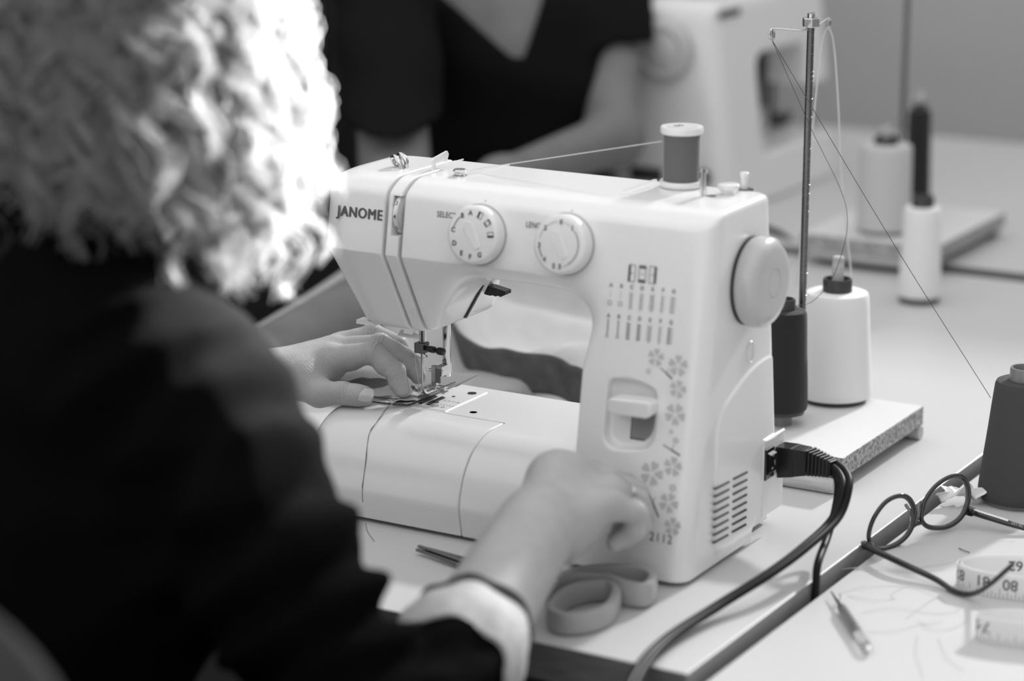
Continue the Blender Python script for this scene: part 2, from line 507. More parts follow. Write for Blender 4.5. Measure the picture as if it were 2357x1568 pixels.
obj('slide_plate_gap', join(box(LX - .001, -.110, .1145, .1149, BT - .001, BT + .00012), box(-.277, LX, .0743, .0748, BT - .001, BT + .00015)), INKL, SM, smooth=False)

# needle plate
npl = bevel(obj('needle_plate', box(-.3465, -.2765, .0768, .1500, BT - .002, BT + .0009), STEELS, SM, smooth=False), .0012, 2)
PZ = BT + .0010
for i, (yy, x0, x1) in enumerate(((0, -.3185, -.3155), (0, -.3105, -.3075), (0, -.3025, -.2995))):
    teeth = [box(x0, x1, y, y + .0012, PZ - .002, PZ + .0013) for y in np.arange(.088, .112, .0021)]
    obj('feed_dog', join(box(x0 - .0004, x1 + .0004, .086, .114, PZ - .001, PZ + .0001), *teeth), STEELD, npl, smooth=False)
obj('plate_screw', join(cyl((-.2868, .1385, PZ - .002), (-.2868, .1385, PZ + .0002), .0042), ), STEELD, npl)
obj('plate_hole', join(cyl((-.2555, .0890, BT - .002), (-.2555, .0890, BT + .0002), .0034)), INKL, SM)
obj('plate_slot', join(cyl((-.2985, .0975, PZ - .002), (-.2985, .0975, PZ + .0002), .0021), cyl((-.2955, .121, PZ - .002), (-.2955, .121, PZ + .0002), .0016)), DARKIN, npl)
mk = []
for i, s in enumerate(('10', '15', '20')):
    mk.append(place(text(s, .0042), (-.2965 + .0055 * i, .0865 + .0 * i, PZ + .0002), (0, 1, 0), (-1, 0, 0)))
for i, s in enumerate(('3', '4', '5', '6')):
    mk.append(place(text(s, .0042), (-.2950 + .0045 * i, .106, PZ + .0002), (0, 1, 0), (-1, 0, 0)))
for k in range(7): mk.append(box(-.2975 + .003 * k, -.2971 + .003 * k, .0925, .0940, PZ, PZ + .0002))
obj('plate_marks', join(*mk), INK, npl, smooth=False)

# ---- needle, presser bar, foot
NX, NY = -.3115, .0955
nb = obj('needle_bar', cyl((NX, NY, .140), (NX, NY, .172), .0031), STEEL, SM)
obj('needle_clamp', join(box(NX - .0052, NX + .0042, NY - .0055, NY + .0045, .1305, .1395)), STEELD, SM, smooth=False)
bevel(SM.children[-1], .0012, 2)
obj('clamp_screw', lathe([(0, 0), (.0022, 0), (.0022, .006), (.0030, .0062), (.0030, .011), (.0020, .0115), (.0020, .0135), (.0032, .015), (.0035, .018), (.0030, .0215), (0, .022)],
    (NX + .003, NY - .001, .1350), (1, -.12, -.02)), BLACKP, SM)
obj('clamp_guide', tube(spline([(NX + .004, NY - .004, .1305), (NX + .0085, NY - .006, .1288), (NX + .0065, NY - .009, .1278), (NX - .001, NY - .0075, .1283), (NX - .006, NY - .005, .1305)], 24), .0005, 6), STEEL, SM)
nd = obj('needle', lathe([(0, -.0005), (.0003, 0), (.0006, .003), (.00065, .026), (.0011, .029), (.0011, .042), (0, .0425)], (NX, NY - .001, .0915)), STEEL, SM)
pb = obj('presser_bar', lathe([(0, .107), (.0030, .107), (.0036, .1078), (.0036, .178), (0, .178)], (-.2965, .1115, 0)), STEEL, SM)
obj('presser_bar_screw', cyl((-.2965, .1115 - .0030, .1215), (-.2965, .1115 - .0045, .1215), .0018), STEELD, pb)
pfoot = obj('presser_foot', join(
    box(-.3045, -.2995, .0985, .1020, .098, .1185), box(-.3000, -.2935, .0985, .1150, .1100, .1185),
    cyl((-.3075, .1000, .1140), (-.2930, .1000, .1140), .0014, 10),
    cyl((-.3090, .1030, .0985), (-.2930, .1030, .0985), .0016, 10)), STEEL, SM, smooth=False)
def skid(xc, w):
    prof = [(.0855, .1005), (.0870, .0985), (.0895, .0955), (.0925, .0938), (.1150, .0938), (.1150, .0952), (.0935, .0953), (.0907, .0970), (.0883, .0996), (.0868, .1014)]
    return prism(prof, 'x', xc - w, xc + w)
obj('foot_sole', join(skid(-.3155, .0024), skid(-.3075, .0024), xf(prism([(-.318, .105), (-.305, .105), (-.300, .1085), (-.300, .119), (-.318, .119)], 'z', .0938, .0955)),
    box(-.3035, -.2945, .1040, .1085, .0945, .0965), box(-.2965, -.2910, .0985, .1060, .0940, .0955)), STEEL, pfoot, smooth=False)
obj('foot_window', box(-.3002, -.2948, .0981, .0984, .1035, .1165), STEELD, pfoot, smooth=False)
obj('thread_guide_plate', prism([tuple(at(px, py, 'z', .1535)[:2]) for px, py in ((914, 773), (922, 760), (930, 759), (928, 767), (948, 771), (952, 765), (966, 772), (966, 783))], 'z', .1529, .1539), STEELS, SM, smooth=False)
obj('presser_lifter', prism([(lambda q: (q[0], q[2]))(at(px, py, 'y', .120)) for px, py in ((1096, 655), (1130, 660), (1163, 671), (1163, 679), (1152, 684), (1146, 681), (1140, 683), (1134, 680), (1128, 681), (1116, 678))], 'y', .120, .130), BLACKP, SM, smooth=False)
bevel(SM.children[-1], .001, 2)
XI = lambda z: -.274 + .47 * (z - .162)
def wall_bar(poly, x0, x1):
    g = prism(poly, 'x', 0, 1); V = np.array(g[0]); V[:, 0] = XI(V[:, 2]) + np.where(V[:, 0] > .5, x1, x0); return V, g[1]
obj('lamp_slot', wall_bar([(.1010, .1655), (.1045, .1655), (.1150, .2080), (.1120, .2080)], -.004, .0012), DARKIN, SM, smooth=False)
obj('rear_cover', wall_bar([(.1045, .1640), (.1085, .1660), (.1170, .1850), (.1200, .2080), (.1150, .2080)], -.004, .0020), WHITE, SM, smooth=False)
obj('cutter_tab', join(box(-.356, -.336, .058, .070, .1590, .1625)), WHITE, SM, smooth=False)
obj('strip_emboss', tube(np.array([(x, .0244 + (.2325 - z) * .374 - .0002, z) for x, z in ((-.2885, .1845), (-.2878, .1755), (-.2870, .1735), (-.2845, .1735), (-.2838, .1755), (-.2845, .1845), (-.2860, .1855))]), .00035, 6), WHITE2, SM)

# ---- tension dial in the strip
td = obj('tension_dial', lathe([(0, 0), (.0175, 0), (.0182, .0006), (.0182, .0050), (.0176, .0056), (0, .0056)], (-.2968, .0455, .2660), (1, 0, 0), 64), WHITE2, SM)
tk = []
for a in np.linspace(-1.1, 1.1, 46):
    c, s = math.cos(a), math.sin(a)
    tk.append(xf(box(-.2922, -.2908, -.0186, -.0178, -.00022, .00022), [[1, 0, 0], [0, c, s], [0, -s, c]], (0, .0455, .2660)))
obj('dial_ticks', join(*tk), INKL, td, smooth=False)
tn = []
for s, a in (('3', .62), ('4', -.02), ('5', -.62)):
    c, s_ = math.cos(a), math.sin(a); o = np.array([-.2945, .0455 - .01835 * c, .2660 + .01835 * s_])
    tn.append(place(text(s, .0055, .0001), o, (1, 0, 0), (0, s_, c)))
obj('dial_numbers', join(*tn), INK, td, smooth=False)

# ---- face lettering
obj('brand_lettering', join(*[place(text('JANOME', .0124, .0, sx=.90, gap=1.12), FP(-.3308 + dx, .2645 + dz, .0004 + dq), (1, 0, 0), NU) for dx, dz, dq in ((-.00055, 0, 0), (.00055, 0, .00002), (0, .00024, .00004), (0, -.00024, .00006), (-.00028, .00020, .00008), (.00028, -.00020, .0001))]), INK, SM, smooth=False)
for wd, x_, sx_ in (('SELECTOR', -.2545, .86), ('LENGTH', -.1690, .80)):
    obj('dial_lettering', place(text(wd, .0068, .00006, 'LEFT', sx_), FP(x_, .2715), (1, 0, 0), NU), INK, SM, smooth=False)
for x_ in (-.2086, -.1275): obj('dial_index_dot', place(lathe([(0, 0), (.0006, 0), (.0006, .0001), (0, .0001)], (0, 0, 0), (0, 0, 1), 12), FP(x_, .2868, .0005), (1, 0, 0), NU), INK, SM, smooth=False)

def dial(name, x, z, marks):
    o = FP(x, z, 0)
    d = obj(name, lathe([(0, -.002), (.0236, -.002), (.0236, .0008), (.0245, .0016), (.0245, .0100), (.0238, .0122), (.0222, .0134), (.0212, .0136), (0, .0136)], o, NN, 72), WHITE2, SM)
    obj('dial_gap', lathe([(.0240, .0002), (.0256, .0002), (.0256, .0004), (.0240, .0004)], o, NN, 72), INKL, d)
    bar = [(-.0030, -.0125), (.0030, -.0125), (.0052, .0090), (0, .0135), (-.0052, .0090)]
    g = prism(bar, 'z', 0, .0010)
    th = .55
    V = g[0]; c, s = math.cos(th), math.sin(th)
    V2 = o + NN * .0134 + (V[:, :1] * c - V[:, 1:2] * s) * np.array([1., 0, 0]) + (V[:, :1] * s + V[:, 1:2] * c) * NU + V[:, 2:3] * NN
    bevel(obj('dial_pointer', (V2, g[1]), WHITE2, d, smooth=False), .0006, 2)
    gs = []
    for kind, a in marks:
        if kind == 'arc': continue
        a = math.radians(a); R = .0180
        p = o + NN * .0139 + np.array([1., 0, 0]) * (R * math.sin(a)) + NU * (R * math.cos(a))
        if len(kind) == 1 or kind.isdigit():
            gs.append(place(text(kind, .0056, .00022), p, (1, 0, 0), NU, -a * .0))
        else:
            w, h = .0023, .0030
            fr_ = join(*[place(q, p, (1, 0, 0), NU, -a) for q in (box(-w, w, h - .0005, h, 0, 0.00005), box(-w, w, -h, -h + .0005, 0, .00005), box(-w, -w + .0005, -h, h, 0, .00005), box(w - .0005, w, -h, h, 0, .00005))])
            gs.append(fr_)
            if kind == 'bl': gs.append(place(box(-w, -w + .0018, -h, h, 0, .00005), p, (1, 0, 0), NU, -a))
            if kind == 'bb': gs += [place(box(-w, w, h - .0014, h, 0, .00005), p, (1, 0, 0), NU, -a), place(box(-w, w, -h, -h + .0014, 0, .00005), p, (1, 0, 0), NU, -a)]
            if kind == 'br': gs.append(place(box(w - .0018, w, -h, h, 0, .00005), p, (1, 0, 0), NU, -a))
    def arcline(a0, a1, R, w):
        aa = np.radians(np.linspace(a0, a1, 24)); V = []
        for a in aa:
            for r in (R - w, R + w): V.append(o + NN * .0139 + np.array([1., 0, 0]) * (r * math.sin(a)) + NU * (r * math.cos(a)))
        return np.array(V), [[2 * i, 2 * i + 2, 2 * i + 3, 2 * i + 1] for i in range(23)]
    for kind, a in marks:
        if kind == 'arc': gs.append(arcline(a[0], a[1], a[2], a[3]))
    obj('dial_marks', join(*gs), INK, d, smooth=False)
    return d
dial('stitch_selector_dial', -.2116, .2590, [('A', -8), ('bl', 22), ('bb', 52), ('br', 84), ('G', 150), ('F', 180), ('E', 208), ('D', 242), ('C', 278), ('B', 326), ('arc', (286, 318, .0182, .00035))])
dial('stitch_length_dial', -.1298, .2599, [('0', 2), ('1', 38), ('4', 222), ('3', 262), ('2', 312), ('5', 172), ('arc', (-80, -44, .0182, .00016)), ('arc', (-130, -104, .0182, .00045)), ('arc', (10, 30, .0182, .00016)), ('arc', (48, 165, .0182, .00016)), ('arc', (-40, -8, .0182, .00016)), ('S', 190), ('arc', (40, 150, .0176, .00016))])

# ---- stitch chart on the tower
ch = []
def bar(x, z, w, h, off=.0004): return place(box(-w, w, -h, h, 0, .00005), FP(x, z, off), (1, 0, 0), NU)
def line(p, q, w):
    (x0, z0), (x1, z1) = p, q; L = math.hypot(x1 - x0, z1 - z0); a = math.atan2(z1 - z0, x1 - x0)
    return place(box(-L / 2, L / 2, -w, w, 0, .00005), FP((x0 + x1) / 2, (z0 + z1) / 2, .0004), (1, 0, 0), NU, a)
for i, k in enumerate('lbr'):
    x, z = -.0690 + .0093 * i, .2432 + .0003 * i; w, h = .0030, .0066
    ch += [bar(x, z + h, w, .0003), bar(x, z - h, w, .0003), bar(x - w, z, .0003, h), bar(x + w, z, .0003, h), bar(x, z, .0012, .0003)]
    if k == 'l': ch.append(bar(x - w + .0009, z, .0010, h))
    if k == 'b': ch += [bar(x, z + h - .0011, w, .0012), bar(x, z - h + .0011, w, .0012)]
    if k == 'r': ch.append(bar(x + w - .0009, z, .0010, h))
for r_, zt in enumerate((.2318, .2075)):
    for i, s in enumerate('ABCDEFG'):
        x = -.0866 + .0093 * i; z = zt + .0002 * i
        ch.append(place(text(s, .0044, .00018), FP(x, z), (1, 0, 0), NU))
        if i < 2:
            if r_ == 0: ch += [line((x, z - .004), (x, z - .010), .00012), bar(x, z - .0125, .0016, .0002), bar(x, z - .0155, .0016, .0002), bar(x - .0016, z - .014, .0002, .0015), bar(x + .0016, z - .014, .0002, .0015)]
            else: ch += [bar(x, z - .004 - .0026 * k, .0006, .0009) for k in range(5)] + [bar(x - .001, z - .0165, .0005, .0006), bar(x + .001, z - .0165, .0005, .0006)]
        else:
            n = 5; zz = z - .0040
            for k in range(n):
                a, b = zz - .0027 * k, zz - .0027 * (k + 1)
                if i in (2, 3): ch += [line((x - .0018, a), (x + .0018, (a + b) / 2), .0002), line((x + .0018, (a + b) / 2), (x - .0018, b), .0002)] + ([line((x - .0018, a - .0004), (x + .0018, (a + b) / 2 - .0005), .0003)] if r_ else [])
                if i == 4: ch += [line((x - .0020, a), (x + .0002, b), .0003), line((x + .0002, b), (x + .0020, a), .0003)]
                if i == 5: ch += [line((x - .0012, a), (x, b), .00022), line((x, b), (x + .0014, a), .00018)]
                if i == 6: ch += [bar(x + .0005, (a + b) / 2, .0016, .0004), bar(x - .0016, (a + b) / 2, .0002 + .0003 * r_, .0012)]
obj('stitch_chart', join(*ch), INKM, SM, smooth=False)

# ---- flower print and model number
def blossom(x, z, R, rot):
    V, Fc = [(0, 0, 0)], []
    n = 0; parts = []
    for p in range(5):
        a0 = rot + p * 2 * math.pi / 5; pts = []
        for t, rr in ((-.10, .16), (-.46, .55), (-.44, .80), (-.22, .98), (0, .84), (.22, .98), (.44, .80), (.46, .55), (.10, .16)):
            pts.append((R * rr * math.sin(a0 + t), R * rr * math.cos(a0 + t), 0))
        parts.append((np.array(pts), [list(range(9))[::-1]]))
    return place(join(*parts), FP(x, z, .0003), (1, 0, 0), NU)
fl = [blossom(*q) for q in ((-.0415, .1798, .0078, .1), (-.0216, .1758, .0092, .0), (-.0200, .1575, .0078, .2), (-.0205, .1375, .0095, .5), (-.0185, .0962, .0085, .1),
      (-.0365, .0880, .0108, .3), (-.0195, .0672, .0090, .4), (-.0142, .0492, .0078, .0), (-.0478, .0670, .0065, .2))]
for x, z, R in ((-.0470, .1680, .0026), (-.0225, .1235, .0022), (-.0180, .1170, .0030), (-.0170, .0795, .0034), (-.0380, .0520, .0040)): fl.append(blossom(x, z, R, .4))
for s, e in (((-.0385, .1735), (-.0262, .1665)), ((-.0305, .1110), (-.0135, .1060)), ((-.0410, .0735), (-.0290, .0530))): pass
obj('flower_print', join(*fl), INKL, SM, smooth=False)
tw = []
for s, e in (((-.0365, .1722), (-.0255, .1648)), ((-.0285, .1122), (-.0130, .1060)), ((-.0395, .0760), (-.0270, .0545))):
    m_ = ((s[0] + e[0]) / 2, (s[1] + e[1]) / 2)
    obj('twig_print', join(line(s, m_, .00035), line(m_, e, .0006), line(m_, (m_[0] + .0015, m_[1] + .0045), .0002)), INK, SM, smooth=False)
obj('model_number', place(text('2112', .0100, .00006, sx=.90, gap=1.18), FP(-.0235, .0380), (1, 0, 0), NU), INK, SM, smooth=False)

# ---- reverse lever
ld = FP(-.056, .139, -.009)
def bent(P): return P
lv = obj('reverse_lever', xf(prism([(-.0195, -.0045), (-.016, -.0075), (.016, -.0070), (.0195, -.004), (.0195, .0050), (.016, .0072), (-.016, .0060), (-.0195, .0030)], 'y', -.013, .004), t=FP(-.0560, .1405, 0)), WHITE2, SM, smooth=False)
bevel(lv, .0028, 4)
obj('lever_slot', join(place(box(-.0150, .0150, -.0115, .0115, 0, .0003), FP(-.0470, .1235, -.0083), (1, 0, 0), NU)), GREYP, SM, smooth=False)
obj('lever_slot_edge', join(place(box(-.0155, .0150, -.0125, -.0112, 0, .0006), FP(-.0470, .1235, -.0083), (1, 0, 0), NU), place(box(-.0156, -.0148, -.0125, .0115, 0, .0006), FP(-.0470, .1235, -.0083), (1, 0, 0), NU)), INK, SM, smooth=False)

# ---- right end: handwheel, vents, switch, socket plate
hw = obj('handwheel', lathe([(0, .002), (.0345, .002), (.0362, .0035), (.0372, .0065), (.0372, .0120), (.0362, .0165), (.0335, .0200), (.0295, .0222), (.0260, .0226), (.0120, .0226), (.0118, .0220), (.0112, .0220), (.0110, .0226), (0, .0226)], (0.0, .0985, .2310), (1, 0, 0), 72), GREYP, SM)
obj('handwheel_gap', lathe([(.030, .0003), (.0362, .0003), (.0362, .0024), (.030, .0024)], (0, .0985, .2310), (1, 0, 0), 64), DARKIN, SM)
vs = []
for k in range(8):
    for y0, dz in ((.0378, 0), (.0725, -.0012)):
        z = .0712 - .00651 * k + dz
        vs.append(tube([(.0012, y0, z + .0002), (.0022, y0 + .001, z), (.0022, y0 + .0265, z - .0012), (.0012, y0 + .0275, z - .0012)], .0009, 8))
obj('vent_slots', join(*vs), DARKIN, SM)
pl = obj('socket_plate', box(.0012, .0026, .1310, .1725, .0195, .0880), WHITE2, SM, smooth=False); bevel(pl, .0008, 2)
obj('plate_lip', tube([(.0030, .1315, .0868), (.0034, .150, .0870), (.0030, .1705, .0870)], .0011, 8), WHITE2, pl)
sw = obj('power_switch', box(.0024, .0042, .1325, .1500, .0520, .0790), BLACKP, SM, smooth=False); bevel(sw, .0006, 2)
obj('rocker', prism([(.0040, .0560), (.0066, .0590), (.0052, .0655), (.0075, .0740), (.0040, .0755)], 'y', .1355, .1470), CABLE, sw, smooth=False)
obj('rocker_marks', join(box(.0071, .0073, .1400, .1425, .0722, .0726), lathe([(.0012, 0), (.0016, 0), (.0016, .0002), (.0012, .0002)], (.0061, .1412, .0610), (1, 0, -.2), 20)), INKL, sw, smooth=False)
obj('side_emboss', tube(np.array([(.0006, .1043 + .0065 * math.cos(a), .1700 + .0085 * math.sin(a)) for a in np.linspace(0, 6.283, 33)[:-1]]), .0006, 6, closed=True), WHITE2, SM)

# ---- top fittings
TZ = .296
tg = obj('take_up_lever', prism([(.0855, -.004), (.0855, .0085), (.0875, .0105), (.1090, .0135), (.1110, .0105), (.1085, .0050), (.1050, .0045), (.1050, .0075), (.0900, .0060), (.0895, -.004)], 'x', -.2945, -.2925), STEELS, SM, smooth=False)
V = np.array([v.co for v in tg.data.vertices]); 
for v in tg.data.vertices: v.co.z += TZ
obj('top_thread_guide', join(tube(spline([(-.3195, .0800, .2935), (-.3225, .0795, .3005), (-.3275, .0800, .3055), (-.3325, .0830, .3035), (-.3320, .0865, .2985), (-.3275, .0885, .2990), (-.3255, .0870, .3020)], 40), .0021, 10, flat=1.),
     tube(spline([(-.3195, .0850, .2945), (-.3200, .0850, .3025), (-.3245, .0855, .3065), (-.3290, .0880, .3055), (-.3290, .0925, .2985)], 30), .0024, 10)), STEEL, SM)
obj('top_screw', lathe([(0, -.001), (.0062, -.001), (.0062, .0006), (.0048, .0012), (.0040, .0014), (.0040, .0028), (.0056, .0034), (.0060, .0046), (.0050, .0058), (0, .0062)], (-.2600, .0760, TZ), (0, 0, 1), 32), STEEL, SM)
obj('spool_pin', join(cyl((-.0440, .0980, TZ - .001), (-.0440, .0980, TZ + .021), .0015, 12), cyl((-.0410, .0980, TZ - .001), (-.0410, .0980, TZ + .021), .0013, 12), xf(lathe([(0, -.0018), (.0018, -.001), (.0018, .001), (0, .0018)], (-.0445, .098, TZ + .021), (0, 0, 1), 10)), xf(lathe([(0, -.0018), (.0018, -.001), (.0018, .001), (0, .0018)], (-.0395, .098, TZ + .021), (0, 0, 1), 10))), STEEL, SM)
obj('pin_hole', cyl((-.0375, .1030, TZ - .001), (-.0375, .1030, TZ + .0002), .0042), INK, SM)
obj('bobbin_stop', lathe([(0, 0), (.0052, 0), (.0060, .0030), (.0088, .0056), (.0090, .0090), (.0084, .0094), (0, .0094)], (-.0290, .1175, TZ - .001), (0, 0, 1), 36), WHITE2, SM)
bw = obj('bobbin_winder', lathe([(0, 0), (.0031, 0), (.0031, .0100), (.0038, .0104), (.0038, .0135), (.0030, .0142), (0, .0142)], (-.0270, .1430, TZ), (0, 0, 1), 20), WHITE2, SM)
obj('winder_disc', cyl((-.0255, .1420, TZ - .0005), (-.0255, .1420, TZ + .0006), .0070), STEELD, bw)
for bx_ in ((-.1095, -.1070, .086, .143, .0007), (-.0990, -.0970, .084, .110, .0006), (-.2530, -.2520, .092, .146, .0004), (-.3005, -.2995, .096, .147, .0003), (-.105, -.095, .0705, .0725, .0007)):
    obj('thread_guide_rib', box(*bx_[:4], TZ - .001, TZ + bx_[4]), WHITE2, SM, smooth=False)

# ---- spool on the pin
sp = thing('thread_spool', 'dark grey thread spool with white ends standing on top of the sewing machine', 'thread spool', (-.0765, .1265, TZ))
SO = (-.0765, .1265, TZ)
obj('wound_thread', lathe([(0, .005), (.0150, .005), (.0146, .012), (.0146, .038), (.0150, .0450), (0, .0450)], SO, (0, 0, 1), 56), THM, sp)
obj('flange', lathe([(0, .0005), (.0172, .0005), (.0180, .0015), (.0180, .0045), (.0172, .0056), (0, .0056)], SO, (0, 0, 1), 56), WHITE2, sp)
fl_ = obj('flange', lathe([(0, .0447), (.0168, .0447), (.0178, .0457), (.0178, .0494), (.0172, .0506), (0, .0506)], SO, (0, 0, 1), 56), WHITE2, sp)
obj('flange_label', join(place(text('S', .011, .0006), (SO[0] - .003, SO[1] - .001, TZ + .0509), (.85, -.5, 0), (.5, .85, 0)), lathe([(.0128, .0507), (.0134, .0507), (.0134, .0509), (.0128, .0509)], SO, (0, 0, 1), 40)), INKL, fl_, smooth=False)
# ================================================================ thread stands and cones
def nut(c, r, h):
    return prism([(c[0] + r * math.cos(a), c[1] + r * math.sin(a)) for a in np.linspace(0, 2 * math.pi, 7)[:-1]], 'z', c[2], c[2] + h)

def stand(name, label, x0, x1, y0, y1, z0, rod, rodz, spindles, eyes, dow):
    t = thing(name, label, 'thread stand', ((x0 + x1) / 2, (y0 + y1) / 2, z0), 'thread stands')
    zb, zt = z0 + .0138, z0 + .0325
    b = obj('board', box(x0, x1, y0, y1, zb, zt), [MELA, CHIP], t, smooth=False)
    for p in b.data.polygons: p.material_index = 0 if abs(p.normal.z) > .5 else 1
    bevel(b, .0006, 1)
    for y, xa, xb in dow:
        o = obj('dowel_foot', cyl((xa, y, z0 + .0070), (xb, y, z0 + .0070), .0070, 28), WOODF, t); bevel(o, .0008, 2, 60)
    th = []
    o = obj('rod', cyl((rod[0], rod[1], zt - .004), (rod[0], rod[1], rodz), .0033, 20), STEELD, t)
    pitch = .0042; n = int((rodz - zt) / pitch)
    th = [(rod[0] + .0034 * math.cos(a), rod[1] + .0034 * math.sin(a), zt + .003 + pitch * a / 6.2832) for a in np.linspace(0, n * 6.2832, n * 12)]
    obj('rod_thread', tube(th, .00022, 5), STEELD, o)
    n_ = obj('nut', join(nut((rod[0], rod[1], rodz - .0115), .0084, .0085), ), STEEL, t, smooth=False); bevel(n_, .0008, 2)
    obj('rod_tip', cyl((rod[0], rod[1], rodz - .005), (rod[0], rod[1], rodz + .0008), .0034, 16), STEEL, t)
    for e in eyes:
        e = np.array(e); r0 = np.array([rod[0], rod[1], rodz - .0135]); d = e - r0; L = np.linalg.norm(d[:2]); dh = d / np.linalg.norm(d)
        side = np.cross(dh, (0, 0, 1)); side /= np.linalg.norm(side)
        lp = [e + side * .0012 * math.sin(a * .5) + (dh * math.sin(a) * .0026) + np.array([0, 0, 1]) * (-.0048 + .0048 * math.cos(a)) for a in np.linspace(.2, 2 * 6.2832 - .4, 40)]
        path = np.concatenate([[r0, r0 + d * .35 + np.array([0, 0, -.001])], [r0 + d * .8], [e]])
        obj('guide_arm', join(tube(spline(path, 20), .0010, 8), tube(lp, .0009, 8)), STEEL, t)
    for s, h in spindles:
        obj('spindle', lathe([(0, zt - .003), (.0056, zt - .003), (.0056, z0 + h - .001), (.0046, z0 + h), (0, z0 + h)], (s[0], s[1], 0), (0, 0, 1), 24), WOODF, t)
    return t

def cone(name, label, c, z, r0, r1, h, m, core, coreh, corer, group=None, zb=.004, br=.88, cat='thread cone'):
    t = thing(name, label, cat, (c[0], c[1], z), group)
    O = (c[0], c[1], z)
    pr = [(r0 * .80, zb), (r0 * .97, zb), (r0, zb + .003), (r0 * .995 + r1 * .005, zb + .008)]
    pr += [(r0 + (r1 - r0) * s + .0001 * math.sin(s * 9), zb + .008 + (h - zb - .012) * s) for s in np.linspace(.1, 1, 9)]
    pr += [(r1 - .0012, h - .0012), (r1 - .004, h), (corer, h)]
    w = obj('wound_thread', lathe(pr, O, (0, 0, 1), 64), m, t)
    obj('core_tube', lathe([(corer * .72, .0), (r0 * br, .0), (r0 * (br + .02), zb + .0005), (corer * 1.02, .006), (corer, h - .004), (corer, h + coreh - .0015), (corer - .0006, h + coreh), (corer - .0022, h + coreh), (corer - .0026, h + coreh - .001), (corer - .0028, h - .01), (corer * .7, .0005)], O, (0, 0, 1), 48), core, t)
    return t

RX, RY = at(1839, 955, 'z', .0325)[:2]
ROD = (float(RX), float(RY))
RODZ = float(at(1865, 33, 'y', ROD[1])[2])
WC = at(1913, 922, 'z', .0325)[:2] + np.array([0, .006])
BC = at(1797, 975, 'z', .0325)[:2]
e1 = on_plane(1777, 66, (BC[0], BC[1] + .01, 0), (_rt * .2 + np.array([0, 1, 0])))
e1 = at(1777, 66, 'y', ROD[1] - .058); e2 = at(1908, 42, 'y', ROD[1] + .045)
stand('thread_stand', 'thread stand with chipboard base and steel rod, between front machine and grey cone', -.235, .0115, .284, .4815, 0, ROD, RODZ,
      [((WC[0], WC[1]), .1740), ((BC[0], BC[1]), .125)], [e1, e2], [(.2790, -.18, .0065), (.4760, -.18, .0120)])
cone('thread_cone', 'bright white thread cone on a wooden spindle beside the black one', WC, .0335, .0362, .0305, .1065, THW, CORE, .0125, .0140, 'thread cones')
bcz = .0440
cone('thread_cone', 'black thread cone on the front stand, half hidden by the sewing machine', BC, bcz, .0245, .0215, .0985, THB, CORE, .010, .0105, 'thread cones')
obj('spacer', cyl((BC[0], BC[1], .0322), (BC[0], BC[1], .0446), .0105, 24), COREL, [o for o in bpy.data.objects if o.name == 'thread_stand'][0])

GZ = -.010
GC = at(2344, 1152, 'z', GZ)[:2]
cone('thread_cone', 'large charcoal grey thread cone standing behind the eyeglasses', GC, GZ, .0365, .0258, .1125, THG, COREL, .0115, .0135, 'thread cones')
NC = at(2115, 694, 'z', 0)[:2]
cone('thread_cone', 'white thread cone with a black base ring standing alone on bare table', NC, 0, .0250, .0215, .1150, THW, CORE, .0125, .0130, 'thread cones', zb=.0075, br=.95)

# the far stand
bz = .008
BG = at(2024, 538, 'z', bz + .0325)[:2] + np.array([0, .012])
BK = BG + (np.array([WC[0], WC[1]]) - BC) * 1.0
brod_b = at(2076, 508, 'z', bz + .0325)[:2]
brod = ((BG + BK) / 2 + np.array([-.012, .012]))
brod = np.array([at(2077, 300, 'y', BG[1] + .085)[0], BG[1] + .085])
BK = np.array([at(2112, 380, 'y', BG[1] + .150)[0], BG[1] + .150])
stand('thread_stand', 'blurred far thread stand with a plain dark rod, behind the lone white cone', BG[0] - .088, BG[0] + .092, BG[1] - .058, BG[1] + .20, bz, tuple(brod), .47,
      [((BG[0], BG[1]), .168), ((BK[0], BK[1]), .19)], [(brod[0] - .05, brod[1] - .05, .455), (brod[0] + .02, brod[1] + .06, .455)], [(BG[1] - .05, BG[0] - .08, BG[0] + .088), (BG[1] + .19, BG[0] - .08, BG[0] + .088)])
cone('thread_cone', 'blurred light grey thread cone on the far stand, left of the rod', BG, bz + .0335, .0345, .0325, .1120, THW2, CORE, .0100, .0150, 'thread cones')
cone('thread_cone', 'blurred slim black thread cone on the far stand, above the white one', BK, bz + .0335, .0185, .0150, .135, THB, CORE, .008, .009, 'thread cones')

# ================================================================ running threads
def thread(label, pts, r, m, cat='thread', group=None, n=60):
    o = obj('thread', tube(spline(pts, n), r, 6), m)
    return tag(o, label, cat, group)
thread('taut light thread running from the spool to the front of machine top',
       np.concatenate([np.linspace((-.0930, .1235, .3330), (-.2555, .1000, .2990), 12), [(-.2590, .0830, .2988), (-.2625, .0715, .2988)]]), .00038, THR_L)
elo1 = e1 + np.array([0, 0, -.0098]); elo2 = e2 + np.array([0, 0, -.0098])
gtop = np.array([GC[0] - .0285, GC[1] - .006, .083])
thread('dark thread running from the rod eyelet down to the charcoal cone',
       [gtop, elo1 + (gtop - elo1) * .55 + np.array([0, 0, -.004]), elo1], .00030, THR_D)
btop = np.array([BC[0] + .006, BC[1] + .01, bcz + .100])
dk = on_plane(1948, 478, WC.tolist() + [0], _fw); 
thread('dark thread sagging from the rod eyelet to the black cone',
       [btop, atD(1875, 690, 2.235), atD(1925, 620, 2.235), atD(1948, 480, 2.22), elo1 + (atD(1948, 480, 2.22) - elo1) * .5, elo1], .00028, THR_D, n=90)
